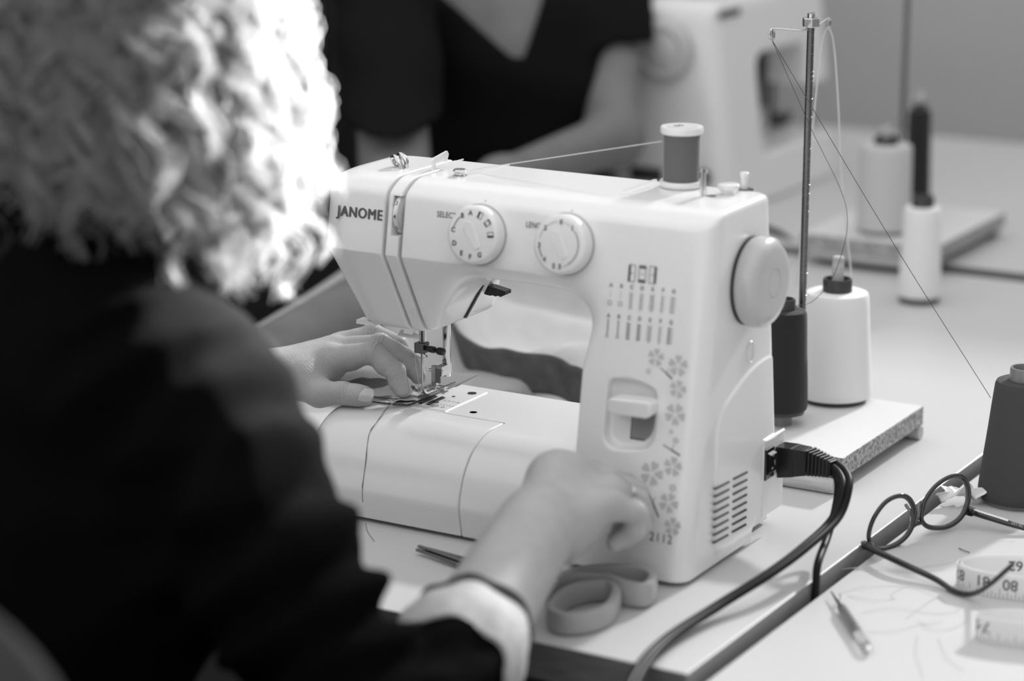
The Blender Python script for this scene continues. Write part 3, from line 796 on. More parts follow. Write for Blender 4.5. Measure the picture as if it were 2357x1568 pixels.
thread('white thread looped through the rod eyelet above the white cone',
       [atD(1832, 660, 2.36), atD(1852, 480, 2.33), atD(1876, 240, 2.30), atD(1893, 100, 2.28), elo2, atD(1920, 110, 2.28), atD(1930, 250, 2.30), atD(1938, 420, 2.33), atD(1962, 655, 2.37)], .00075, THR_L, n=100)

# ================================================================ the cable
cb = thing('power_cord', 'black power cord plugged into the sewing machine, looping over the table', 'cable', (.02, .16, 0))
PLG = np.array([.0030, .1640, .0640])
Ymid = .164
A_ = at(1788, 1058, 'y', Ymid); B_ = at(1862, 1062, 'y', Ymid - .002); C_ = at(1918, 1078, 'y', Ymid - .008)
def rbox_path(p, q, w0, h0, w1, h1):
    d = (q - p) / np.linalg.norm(q - p); a, b, d = frame(d); V = []
    for o, w, h in ((p, w0, h0), (q, w1, h1)):
        for su, sv in ((-1, -1), (1, -1), (1, 1), (-1, 1)): V.append(o + a * w * su + b * h * sv)
    return np.array(V), [[3, 2, 1, 0], [4, 5, 6, 7], [0, 1, 5, 4], [1, 2, 6, 5], [2, 3, 7, 6], [3, 0, 4, 7]]
m1 = A_ + (B_ - A_) * .62
pgo = obj('plug', join(rbox_path(np.array([.0028, A_[1], A_[2]]), A_ + (B_ - A_) * .12, .0095, .0135, .0095, .0140), rbox_path(A_ + (B_ - A_) * .12, m1, .0095, .0135, .0090, .0125), rbox_path(m1, B_, .0088, .0122, .0080, .0108)), BLACKP, cb, smooth=False); bevel(pgo, .002, 3)
ribs = [rbox_path(B_ + (C_ - B_) * (k / 7), B_ + (C_ - B_) * (k / 7 + .085), .0078 - .0003 * k, .0112 - .0006 * k, .0078 - .0003 * k, .0112 - .0006 * k) for k in range(7)]
ribs.append(rbox_path(B_, C_, .006, .0085, .005, .0065))
rb = obj('strain_relief', join(*ribs), BLACKP, cb, smooth=False); bevel(rb, .0006, 2)
c0 = C_ - (C_ - B_) * .2
long_ = [c0 + (0, .001, .002), at(1932, 1092, 'y', .150), at(1939, 1125, 'y', .135), at(1915, 1195, 'y', .110), at(1845, 1262, 'z', .028), at(1760, 1325, 'z', .020), at(1640, 1400, 'z', .010), at(1520, 1480, 'z', .006), at(1455, 1560, 'z', .005), at(1405, 1680, 'z', .004) + (0, -.0, -.004), at(1395, 1750, 'z', -.03), (.06, -.36, -.30), (.05, -.34, -T + .01)]
obj('pedal_cable', join(tube(spline(long_, 130), .0034, 10), tube(spline(np.array(long_, float) + np.array([.0045, .0035, .0012]), 130), .0032, 10)), CABLE, cb)
sh = [c0 + (0, .002, -.003), at(1928, 1105, 'y', .152), at(1925, 1160, 'y', .140), at(1905, 1235, 'y', .110), at(1882, 1300, 'x', .0835), (.0833, .058, -.012), (.0832, .045, -.08), (.0832, .03, -.30)]
obj('mains_cable', join(tube(spline(sh, 70), .0034, 10), ), CABLE, cb)

# ================================================================ eyeglasses (lying upside down)
HL, HR = at(1990, 1256, 'z', -.001), at(2229, 1176, 'z', .003)
gl = thing('eyeglasses', 'round eyeglasses with dark frame and folded-out temples lying by the table gap', 'eyeglasses', ((HL + HR) / 2 * [1, 1, 0] + [0, 0, GZ]))
du = (HR - HL); Lh = np.linalg.norm(du); du = du / Lh
nh = np.array([du[1], -du[0], 0]); nh /= np.linalg.norm(nh)          # towards the temples' tips
pn = nh + np.array([0, 0, .10]); pn /= np.linalg.norm(pn)
def GP(px, py, off=0.): return on_plane(px, py, HL + nh * off, pn)
def ring(pts, n=72): return spline([GP(*p) for p in pts], n, closed=True)
LL = [(2000, 1228), (2013, 1190), (2040, 1155), (2072, 1141), (2094, 1149), (2106, 1178), (2100, 1212), (2082, 1240), (2053, 1259), (2022, 1264), (2004, 1254)]
LR = [(2121, 1190), (2131, 1150), (2157, 1116), (2190, 1097), (2215, 1099), (2229, 1122), (2228, 1158), (2212, 1192), (2182, 1213), (2148, 1216), (2128, 1208)]
for pts in (LL, LR):
    R_ = ring(pts)
    rm = obj('rim', tube(R_, .0020, 10, closed=True), GLASSF, gl)
    inn = R_.mean(0) + (R_ - R_.mean(0)) * .955 - pn * .0008
    obj('rim_inner_edge', tube(inn, .0015, 8, closed=True), GLASSFC, rm)
    c = R_.mean(0); n = len(R_); off = pn * .0006
    Lr = c + (R_ - c) * .97
    bulge = c - pn * .0012
    V = np.concatenate([Lr + off, Lr - off, [bulge + off], [bulge - off]])
    Fc = []
    for i in range(n):
        j = (i + 1) % n
        Fc += [[i, j, 2 * n], [n + j, n + i, 2 * n + 1], [i, n + i, n + j, j]]
    obj('lens', (V, Fc), LENS, gl)
obj('bridge', tube(spline([GP(2101, 1212), GP(2108, 1207), GP(2118, 1204), GP(2126, 1202)], 16), .0019, 10), GLASSF, gl)
for q in (((2093, 1165), (2106, 1186), (2106, 1204)), ((2128, 1156), (2126, 1178), (2124, 1196))):
    obj('nose_pad', tube(spline([GP(*p) - nh * .004 for p in q], 12), [.0014] * 0 or .0016, 8), GLASSFC, gl)
def flatbar(path, w, h, seg=8):
    P = spline(path, 40); return tube(P, np.linspace(w, h, len(P)), 10)
lt = [HL, at(2060, 1290, 'z', 0.0), at(2150, 1332, 'z', -.005), at(2195, 1360, 'z', -.0070), at(2236, 1368, 'z', -.0045), at(2278, 1346, 'z', .0115), at(2332, 1299, 'z', .034)]
o = obj('temple', flatbar(lt, .0030, .0019), GLASSF, gl)
obj('hinge_block', join(rbox_path(HL - nh * .002, HL + nh * .006, .0026, .0036, .0024, .0032)), GLASSFC, gl, smooth=False)
rt = [HR, at(2262, 1187, 'z', .002), at(2320, 1205, 'z', -.002), at(2380, 1222, 'z', -.006), at(2430, 1236, 'z', -.007), at(2470, 1228, 'z', .008)]
obj('temple', flatbar(rt, .0030, .0019), GLASSF, gl)
obj('temple_core', tube(spline([np.array(p) + (0, 0, .0022) for p in rt[:3]], 20), .0013, 8), STEELS, gl)
_tp = at(2342, 1207, 'z', -.0005); _td = np.array(rt[3]) - np.array(rt[1]); _td /= np.linalg.norm(_td); _tu = np.cross(np.cross(_td, CAM - _tp), _td); _tu /= np.linalg.norm(_tu); _tf = CAM - _tp; _tf -= _td * (_tf @ _td); _tf /= np.linalg.norm(_tf)
obj('temple_lettering', place(text('20-142', .0036), _tp + _tf * .0030, -_td, -np.cross(_tf, _td)), INKL, gl, smooth=False)
obj('hinge_block', join(rbox_path(HR - nh * .002, HR + nh * .006, .0026, .0036, .0024, .0032)), GLASSF, gl, smooth=False)

# ================================================================ tape measure: two loose loops of printed ribbon
def ribbon(path, z, h, th=.0007):
    P = np.asarray(path); n = len(P); tg = np.gradient(P[:, :2], axis=0); tg /= np.linalg.norm(tg, axis=1)[:, None]
    nr = np.stack([tg[:, 1], -tg[:, 0]], 1) * th / 2; V = []
    for i in range(n):
        for s, zz in ((1, 0), (1, h), (-1, h), (-1, 0)): V.append([P[i, 0] + nr[i, 0] * s, P[i, 1] + nr[i, 1] * s, P[i, 2] + z + zz])
    Fc = []
    for i in range(n - 1):
        for k in range(4): Fc.append([4 * i + k, 4 * i + 4 + k, 4 * i + 4 + (k + 1) % 4, 4 * i + (k + 1) % 4])
    Fc += [[0, 1, 2, 3], [4 * n - 1, 4 * n - 2, 4 * n - 3, 4 * n - 4]]
    return np.array(V), Fc
def oval(c, a, b, rot, t0, t1, n=90):
    t = np.linspace(t0, t1, n); x, y = a * np.cos(t), b * np.sin(t)
    return np.stack([c[0] + x * math.cos(rot) - y * math.sin(rot), c[1] + x * math.sin(rot) + y * math.cos(rot), np.zeros(n)], 1)
tm = thing('tape_measure', 'white numbered tape measure lying in loose loops beside the eyeglasses', 'tape measure', (.26, .08, GZ))
TH = .0195
pl_ = at(2193, 1325, 'z', GZ + .01)
def ribbon_marks(path, z, h, words, side, ticks=True):
    """upside-down figures and ticks printed along one face of a ribbon; words: (arc length share, text)"""
    P = np.asarray(path); seg = np.linalg.norm(np.diff(P[:, :2], axis=0), axis=1); S = np.concatenate([[0], np.cumsum(seg)]); L = S[-1]
    def fr(s):
        p = np.array([np.interp(s, S, P[:, k]) for k in range(2)]); q = np.array([np.interp(min(s + .0005, L), S, P[:, k]) for k in range(2)]) - np.array([np.interp(max(s - .0005, 0), S, P[:, k]) for k in range(2)])
        q /= np.linalg.norm(q); return p, q, np.array([q[1], -q[0]]) * side
    gs = []
    def put(g, s0):
        V = np.asarray(g[0]); W = np.empty_like(V)
        for i, v in enumerate(V):
            p, q, nn = fr(np.clip(s0 + v[0] * side, 0, L)); p = p + nn * (.00035 + .00012)
            W[i] = (p[0], p[1], z + h / 2 + v[1])
        gs.append((W, g[1]))
    for s, wd, sz in words:
        g = text(wd, sz, .0002); put((np.asarray(g[0]) * [-1, -1, 1] + [0, .0028, 0], g[1]), s * L)
    if ticks:
        for k, s in enumerate(np.arange(.002, L - .002, .00318)):
            hh = .0085 if k % 4 == 0 else (.0062 if k % 2 == 0 else .0042)
            put(box(-.00022, .00022, -h / 2 + .0004, -h / 2 + hh, 0, 1e-6), s)
    return join(*gs)
c1 = at(2187, 1362, 'z', GZ)[:2]; c2 = at(2226, 1474, 'z', GZ)[:2]
p1 = oval(c1 + np.array([.060, .0365]), .064, .027, .30, 1.0, 1.0 + 6.0)
r1 = obj('ribbon', ribbon(p1, GZ + .0003, TH), TAPE, tm)
p1b = oval(c1 + np.array([.060, .0360]), .0610, .0235, .30, .6, 6.6)
r1b = obj('ribbon', ribbon(p1b, GZ + .0003, TH), TAPE, tm)
obj('figures', ribbon_marks(p1, GZ, TH, [(.335, '83', .0125), (.415, '82', .0125), (.495, '81', .0125), (.575, '80', .0125), (.655, '79', .0125), (.735, '78', .0125)], 1), INK, r1, smooth=False)
obj('figures', ribbon_marks(p1b, GZ, TH, [(.10, '60', .0120), (.18, '61', .0120), (.26, '62', .0120)], -1, False), INK, r1b, smooth=False)
p2 = oval(c2 + np.array([.060, .028]), .0600, .0165, .34, .8, 5.7)
r2 = obj('ribbon', ribbon(p2, GZ + .0003, TH), TAPE, tm)
obj('figures', join(ribbon_marks(p2, GZ, TH, [(.52, '74', .0130), (.72, '73', .0130)], 1), ribbon_marks(p2, GZ, TH, [(.22, '101', .0120), (.12, '100', .0120)], -1, False)), INK, r2, smooth=False)

# ================================================================ seam ripper, paper, scissors
s0, s1 = at(1915, 1364, 'z', .002), at(2000, 1498, 'z', GZ + .0052)
sr = thing('seam_ripper', 'seam ripper with clear handle lying alone on the table', 'seam ripper', ((s0 + s1) / 2 * [1, 1, 0] + [0, 0, GZ]))
s0 = np.array([s0[0], s0[1], GZ + .0045]) if False else s0 * [1, 1, 0] + [0, 0, GZ + .0045]
sd_ = s1 - s0; sl = np.linalg.norm(sd_); su = sd_ / sl
s0f, s1f = at(1913, 1362, 'z', GZ + .005), at(2001, 1500, 'z', GZ + .0048)
sd_ = s1f - s0f; sl = np.linalg.norm(sd_); su = sd_ / sl
obj('blade', join(tube([s0f, s0f + su * sl * .28], [.0006, .0017], 8), tube(spline([s0f + su * sl * .20, s0f + su * sl * .13 + (.003, .0018, .0005), s0f + su * sl * .08 + (.0042, .0025, .001)], 10), .0006, 6), xf(lathe([(0, -.001), (.0011, -.0006), (.0011, .0006), (0, .001)], s0f + su * sl * .08 + (.0042, .0025, .001)))), STEEL, sr)
obj('ferrule', lathe([(0, 0), (.0024, 0), (.0033, .002), (.0030, .006), (0, .006)], s0f + su * sl * .26, su, 20), CORE, sr)
obj('handle', lathe([(0, 0), (.0036, 0), (.0042, .003), (.0042, sl * .52), (.0044, sl * .60), (.0034, sl * .66), (0, sl * .66)], s0f + su * sl * .30, su, 10), ACRYL, sr)
obj('handle_core', cyl(s0f + su * sl * .33, s0f + su * sl * .70, .0022, 10), BLACKP, sr)
obj('end_cap', lathe([(0, 0), (.0030, 0), (.0022, .003), (.0012, .005), (0, .0055)], s0f + su * sl * .95, su, 10), STEELS, sr)

pc = at(2216, 1162, 'z', GZ)
g = []
def crumple():
    n, m_ = 26, 14; V = []
    for i in range(n):
        for j in range(m_):
            u, v = i / (n - 1), j / (m_ - 1)
            a = v * 3.6 - .6 + .5 * math.sin(u * 7)
            rr = .0075 + .002 * math.sin(9 * u + 5 * v) + .0012 * math.sin(23 * u + 3 * v)
            V.append(pc + np.array([(u - .5) * .032 + .004 * math.sin(11 * v), (u - .5) * .022 + rr * math.cos(a), max(.0004, .0085 + rr * math.sin(a) + .0016 * math.sin(17 * u + 8 * v))]))
    Fc = [[i * m_ + j, (i + 1) * m_ + j, (i + 1) * m_ + j + 1, i * m_ + j + 1] for i in range(n - 1) for j in range(m_ - 1)]
    return np.array(V), Fc
o = obj('crumpled_paper', crumple(), PAPER, base=pc, angle=25); md = o.modifiers.new('thickness', 'SOLIDIFY'); md.thickness = .0003
tag(o, 'small crumpled scrap of white paper beside the charcoal cone', 'paper scrap')

sc = thing('scissors', 'grey handled scissors lying under the forearm in front of the machine', 'scissors', (-.10, -.07, 0))
tip = at(960, 1266, 'z', .004); piv = at(1190, 1330, 'z', .006)
dv = (piv - tip); dv /= np.linalg.norm(dv); sv = np.array([-dv[1], dv[0], 0])
for nm, sgn, zz in (('blade', 1, .0058), ('blade', -1, .0034)):
    L = np.linalg.norm(piv - tip)
    t0 = tip * [1, 1, 0] + sv * .0012 * sgn
    pts = [t0 - sv * .0010, t0 + dv * L * [1, 1, 0] - sv * .0085, t0 + dv * (L + .03) * [1, 1, 0] - sv * .004, t0 + dv * (L + .03) * [1, 1, 0] + sv * .004, t0 + dv * L * [1, 1, 0] + sv * .0075, t0 + sv * .0010]
    o = obj('blade', prism([(p[0], p[1]) for p in pts], 'z', zz, zz + .0024), STEELD, sc, smooth=False); bevel(o, .0005, 1)
obj('pivot_screw', cyl(piv * [1, 1, 0] + (0, 0, .003), piv * [1, 1, 0] + (0, 0, .0105), .004), STEEL, sc)
def loop(pts, h, th):
    P = spline([at(px, py, 'z', z) for px, py, z in pts], 80, closed=True); c = P.mean(0)
    n = len(P); V, Fc = [], []
    tg = np.roll(P, -1, 0) - np.roll(P, 1, 0); tg /= np.linalg.norm(tg, axis=1)[:, None]
    nr = np.stack([tg[:, 1], -tg[:, 0], 0 * tg[:, 0]], 1)
    for i in range(n):
        for a in np.linspace(0, 2 * np.pi, 13)[:-1]:
            V.append(P[i] + nr[i] * th * np.sign(np.cos(a)) * abs(np.cos(a)) ** .6 + np.array([0, 0, -h / 2 + h / 2 * np.sign(np.sin(a)) * abs(np.sin(a)) ** .6]))
    for i in range(n):
        j = (i + 1) % n
        for k in range(12): Fc.append([i * 12 + k, i * 12 + (k + 1) % 12, j * 12 + (k + 1) % 12, j * 12 + k])
    return np.array(V), Fc
obj('finger_loop', loop([(1268, 1390, .019), (1300, 1354, .019), (1350, 1336, .019), (1400, 1334, .019), (1418, 1354, .019), (1400, 1386, .019), (1350, 1406, .019), (1295, 1408, .019)], .018, .0042), RUBBER, sc)
obj('finger_loop', loop([(1285, 1322, .022), (1330, 1305, .022), (1400, 1297, .022), (1470, 1302, .022), (1502, 1318, .022), (1485, 1340, .022), (1440, 1335, .022), (1390, 1318, .022), (1330, 1314, .022)], .020, .0042), RUBBER, sc)
obj('handle_shank', join(rbox_path(piv + (0, 0, .002), at(1275, 1360, 'z', .012), .006, .005, .006, .007), rbox_path(piv + (0, 0, .001), at(1290, 1325, 'z', .012), .006, .005, .006, .008)), RUBBER, sc, smooth=False)
bevel(sc.children[-1], .002, 2)

# ================================================================ thread scraps on the right-hand table
def scrap(pts, m=THR_L, r=.00022):
    o = obj('thread_scrap', tube(spline([at(a, b, 'z', GZ + .0006 + .0012 * (i % 2)) for i, (a, b) in enumerate(pts)], 60), r, 5), m)
    return o
sl_ = 'fine pale thread end curling on the table near tape measure and seam ripper'
for i, q in enumerate(([(1930, 1366), (1990, 1350), (2080, 1350), (2150, 1365), (2180, 1390)], [(1950, 1372), (2010, 1380), (2060, 1378)], [(2060, 1380), (2056, 1362), (2090, 1350), (2130, 1352), (2160, 1360)],
        [(1985, 1410), (2060, 1398), (2140, 1412), (2200, 1405), (2215, 1380)], [(2085, 1425), (2120, 1395), (2160, 1372)], [(2115, 1430), (2150, 1448), (2200, 1444), (2230, 1420)],
        [(2112, 1460), (2110, 1500), (2125, 1560)], [(2160, 1470), (2180, 1510), (2215, 1545)], [(2000, 1455), (2060, 1452), (2110, 1440), (2170, 1430)], [(1955, 1308), (2040, 1312), (2120, 1306), (2200, 1290)], [(1925, 1312), (2010, 1305), (2100, 1318), (2180, 1305)])):
    tag(scrap(q), sl_, 'thread scrap', 'thread scraps on the right table')
tag(scrap([(2207, 1262), (2220, 1268), (2232, 1272)], THR_D, .0004), 'short dark thread snippet above the tape measure loops', 'thread scrap')
tag(obj('thread_scrap', tube(spline([(x[0], x[1], .0006) for x in (at(842, 1206, 'z', 0), at(846, 1225, 'z', 0), at(862, 1248, 'z', 0))], 20), .0002, 5), THR_D), 'thin dark thread end on the table below the bed of the machine', 'thread scrap')
# ================================================================ people: limbs as blended implicit shapes
def chain(X, Y, Z, pts, rad, k, d=None):
    for i in range(len(pts) - 1):
        c = rcone(X, Y, Z, pts[i], pts[i + 1], rad[i], rad[i + 1])
        d = c if d is None else smin(d, c, k)
    return d
def rot_to(fwd, up=(0, 0, 1)):
    """rows: right, forward, up of a local frame"""
    f = np.asarray(fwd, float); f = f / np.linalg.norm(f); r = np.cross(f, up); r /= np.linalg.norm(r); u = np.cross(r, f)
    return np.stack([r, f, u])
def merge(*gs):
    V, Q, N, n = [], [], [], 0
    for v, q, nr in gs: V.append(v); Q.append(q + n); N.append(nr); n += len(v)
    return np.concatenate(V), np.concatenate(Q), np.concatenate(N)

def head_fn(c, fwd, s=1.0):
    """head with brow, eye sockets, eyes, nose, lips, chin and ears in a local frame (right, forward, up)"""
    R = rot_to(fwd)
    def fn(X, Y, Z):
        px, py, pz = X - c[0], Y - c[1], Z - c[2]
        x = (R[0, 0] * px + R[0, 1] * py + R[0, 2] * pz) / s; y = (R[1, 0] * px + R[1, 1] * py + R[1, 2] * pz) / s; z = (R[2, 0] * px + R[2, 1] * py + R[2, 2] * pz) / s
        d = ellip(x, y, z, (0, -.012, .028), (.076, .094, .086))
        d = smin(d, ellip(x, y, z, (0, .022, -.045), (.056, .068, .066)), .04)
        d = smin(d, ellip(x, y, z, (0, .062, -.098), (.022, .020, .018)), .025)
        ax = np.abs(x)
        d = smax(d, -ellip(ax, y, z, (.032, .094, .004), (.019, .014, .012)), .012)
        d = smin(d, np.sqrt((ax - .031) ** 2 + (y - .068) ** 2 + (z - .004) ** 2) - .0135, .003)
        d = smin(d, rcone(ax, y, z, (.012, .086, .022), (.042, .074, .024), .007, .005), .012)
        d = smin(d, rcone(ax * .9, y, z, (0, .088, .008), (0, .106, -.032), .006, .0095), .010)
        d = smin(d, ellip(ax, y, z, (.010, .096, -.036), (.007, .008, .006)), .006)
        d = smin(d, rcone(ax, y, z, (0, .091, -.060), (.020, .080, -.062), .0050, .003), .006)
        d = smin(d, rcone(ax, y, z, (0, .089, -.069), (.017, .079, -.068), .0055, .003), .006)
        d = smax(d, -rcone(ax, y, z, (0, .099, -.0645), (.022, .086, -.065), .0012, .0008), .003)
        ear = smax(ellip(ax, y, z, (.079, -.006, -.008), (.009, .020, .032)), -ellip(ax, y, z, (.089, -.004, -.006), (.007, .012, .020)), .005)
        d = smin(d, ear, .006)
        return d * s
    return fn

# ---------------------------------------------------------------- the seamstress
W1 = thing('person', 'person with curly blond hair and black jacket, back turned, sewing at the front machine', 'person', (-.33, -.55, -T))
HC = atD(326, 102, 1.63)
HF = np.array([-.20, .80, -.52])
NK = atD(70, 560, 1.64)                                     # base of the neck
SR, ER, WR = atD(368, 880, 1.575), atD(912, 1745, 1.60), atD(1238, 1212, 1.805)
SL = NK + (NK - SR) * [1, 1, 0] * .95 + np.array([0, .03, SR[2] - NK[2] + .01])
PEL = np.array([-.36, -.66, -.17])
WL = np.array([-.432, .022, .106]); EL = np.array([-.63, -.13, .06])
KR, KL = np.array([-.22, -.22, -.20]), np.array([-.50, -.22, -.20])
FR_, FL2 = np.array([-.22, -.20, -.69]), np.array([-.50, -.20, -.69])
CH = (SR + SL) / 2 * .5 + NK * .5 + np.array([0, .0, -.10])
_hf = head_fn(HC, HF)
def body_core(X, Y, Z):
    d = _hf(X, Y, Z)
    d = smin(d, rcone(X, Y, Z, NK + np.array([0, .01, -.02]), HC + np.array([-.02, -.03, -.05]), .058, .050), .03)
    d = smin(d, ellip(X, Y, Z, CH + np.array([0, -.02, -.03]), (.150, .098, .175)), .05)
    d = smin(d, ellip(X, Y, Z, (CH + PEL) / 2 + np.array([0, 0, -.06]), (.125, .095, .17)), .08)
    d = smin(d, ellip(X, Y, Z, PEL, (.165, .115, .115)), .08)
    d = chain(X, Y, Z, [NK + np.array([0, 0, -.06]), SR + np.array([-.01, 0, 0])], [.055, .050], .05, d)
    d = chain(X, Y, Z, [NK + np.array([0, 0, -.06]), SL], [.055, .050], .05, d)
    d = chain(X, Y, Z, [SR, atD(462, 1012, 1.575), atD(618, 1300, 1.575), ER], [.044, .042, .036, .034], .03, d)
    d = chain(X, Y, Z, [ER, ER + (WR - ER) * .3, WR], [.034, .032, .0245], .02, d)
    d = chain(X, Y, Z, [SL, EL, WL - np.array([.035, .02, .004])], [.046, .038, .024], .03, d)
    for s, K, Ft in ((.085, KR, FR_), (-.085, KL, FL2)):
        h = PEL + np.array([s, .02, -.02])
        d = chain(X, Y, Z, [h, K, Ft], [.078, .052, .036], .04, d)
        d = smin(d, rcone(X, Y, Z, Ft + np.array([0, -.01, -.02]), Ft + np.array([0, .15, -.03]), .030, .022), .02)
    return d
core = surf(body_core, (-.75, -.82, -.745), (.06, .10, .60), .0065)

# left hand: on the fabric by the needle
def hand_l(X, Y, Z):
    w = WL
    mc = {'i': (-.397, .071, .1165), 'm': (-.403, .089, .1205), 'r': (-.409, .107, .1195), 'p': (-.416, .124, .1130)}
    d = rcone(X, Y, Z, w + np.array([-.07, -.045, -.012]), w, .0235, .0215)
    d = smin(d, rcone(X, Y, Z, w + np.array([-.07, -.030, -.010]), w + np.array([0, .018, 0]), .0215, .0195), .014)
    for k_, r0, r1, o in (('i', .0170, .0122, (0, -.010, 0)), ('m', .0170, .0122, (0, .004, .003)), ('r', .0160, .0116, (0, .016, .002)), ('p', .0150, .0106, (0, .026, -.003))):
        d = smin(d, rcone(X, Y, Z, w + np.array(o), mc[k_], r0, r1), .012)
    d = smin(d, ellip(X, Y, Z, (-.412, .070, .106), (.026, .034, .014)), .016)       # palm body
    # fingers
    def finger(d, P, R, k0=.010):
        f = rcone(X, Y, Z, P[0], P[1], R[0], R[1] * .97)
        f = smin(f, rcone(X, Y, Z, P[1], P[2], R[1], R[2]), .0035)
        f = smin(f, rcone(X, Y, Z, P[2], P[3], R[2], R[3]), .0030)
        mid = (np.asarray(P[0]) + P[1]) / 2
        for q0, q1, qr in ((P[1], P[2], (R[1] + R[2]) / 2), (P[2], P[3], (R[2] + R[3]) / 2)):
            sg = np.asarray(q1) - q0; inn = np.cross(sg, (0, 1., 0)); inn /= np.linalg.norm(inn); inn = inn if inn[0] < 0 else -inn
            f = smin(f, ellip(X, Y, Z, (np.asarray(q0) + q1) / 2 + inn * .0016 + sg * .06, (qr * 1.0, qr * .98, qr * 1.0)), .0022)
        f = smin(f, ellip(X, Y, Z, mid + np.array([0, 0, -.002]), (.011, R[1] * .95, R[1] * .98)), .006)
        return smin(d, f, k0)
    I = [np.array(mc['i']), np.array([-.3520, .0775, .1290]), np.array([-.3290, .0790, .1135]), np.array([-.3232, .0785, .0985])]
    Mi = [np.array(mc['m']), np.array([-.3580, .0985, .1305]), np.array([-.3270, .1000, .1200]), np.array([-.3190, .1000, .1065])]
    Ri = [np.array(mc['r']), np.array([-.3800, .1195, .1330]), np.array([-.3530, .1200, .1260]), np.array([-.3420, .1200, .1110])]
    Pi = [np.array(mc['p']), np.array([-.3930, .1360, .1215]), np.array([-.3740, .1380, .1120]), np.array([-.3660, .1370, .1020])]
    d = finger(d, I, (.0118, .0103, .0091, .0073)); d = finger(d, Mi, (.0118, .0102, .0089, .0073), .006)
    d = finger(d, Ri, (.0112, .0097, .0085, .0070), .006); d = finger(d, Pi, (.0102, .0086, .0076, .0064), .006)
    # thumb
    tc, tm_, ti, tt = TH_
    t = rcone(X, Y, Z, tc, tm_, .0165, .0118)
    t = smin(t, rcone(X, Y, Z, tm_, ti, .0112, .0101), .006)
    t = smin(t, rcone(X, Y, Z, ti, tt, .0101, .0088), .003)
    t = smin(t, ellip(X, Y, Z, (ti + tt) / 2 + np.array([.002, .0, -.0006]), (.013, .0098, .0090)), .004)
    d = smin(d, t, .013)
    # creases at the joints, tendons and fine skin folds
    def crease(d, p, ax, r, n=3, sp=.0022, dep=.0006):
        ax = np.asarray(ax, float); ax /= np.linalg.norm(ax)
        s = (X - p[0]) * ax[0] + (Y - p[1]) * ax[1] + (Z - p[2]) * ax[2]
        q = np.sqrt((X - p[0]) ** 2 + (Y - p[1]) ** 2 + (Z - p[2]) ** 2)
        g = np.exp(-(q / r) ** 4) * (np.cos(np.clip(s / sp, -n, n) * 2 * np.pi) * .5 + .5) ** 3
        return d + dep * g
    d = crease(d, I[1], I[2] - I[0], .014, 2, .0030, .0005); d = crease(d, Mi[1], Mi[2] - Mi[0], .013, 2, .0030, .0006); d = crease(d, Ri[1], Ri[2] - Ri[0], .013, 2, .0030, .0006)
    d = crease(d, ti, tt - tm_, .0125, 2, .0032, .0007)
    d = crease(d, I[2], I[3] - I[1], .0100, 1, .0040, .0006)
    for k_ in 'imr':
        m0 = np.array(mc[k_]) + np.array([.004, 0, .010]); q2 = (X - m0[0]) ** 2 + (Y - m0[1]) ** 2 + (Z - m0[2]) ** 2
        d = d - .0016 * np.exp(-q2 / .007 ** 2)
        a = w + np.array([.01, 0, .018]); ab = m0 - a; L = float(ab @ ab)
        tt_ = np.clip(((X - a[0]) * ab[0] + (Y - a[1]) * ab[1] + (Z - a[2]) * ab[2]) / L, 0, 1)
        q2 = (X - a[0] - tt_ * ab[0]) ** 2 + (Y - a[1] - tt_ * ab[1]) ** 2 + (Z - a[2] - tt_ * ab[2]) ** 2
        d = d - .0009 * np.exp(-q2 / .0045 ** 2)
    return d + .00009 * np.sin(X * 1500 + 900 * Y + 2.0 * np.sin(Z * 420)) * np.cos(Y * 700 + Z * 1300 + 1.6 * np.sin(X * 330))
_tt = at(838, 910, 'z', .0985)
TH_ = [np.array([-.408, .040, .105]), at(735, 906, 'y', .040) + np.array([0, 0, 0]), at(788, 905, 'y', .0475), at(838, 911, 'y', .0535)]
lh = surf(hand_l, (-.52, -.04, .070), (-.295, .165, .155), .0010)

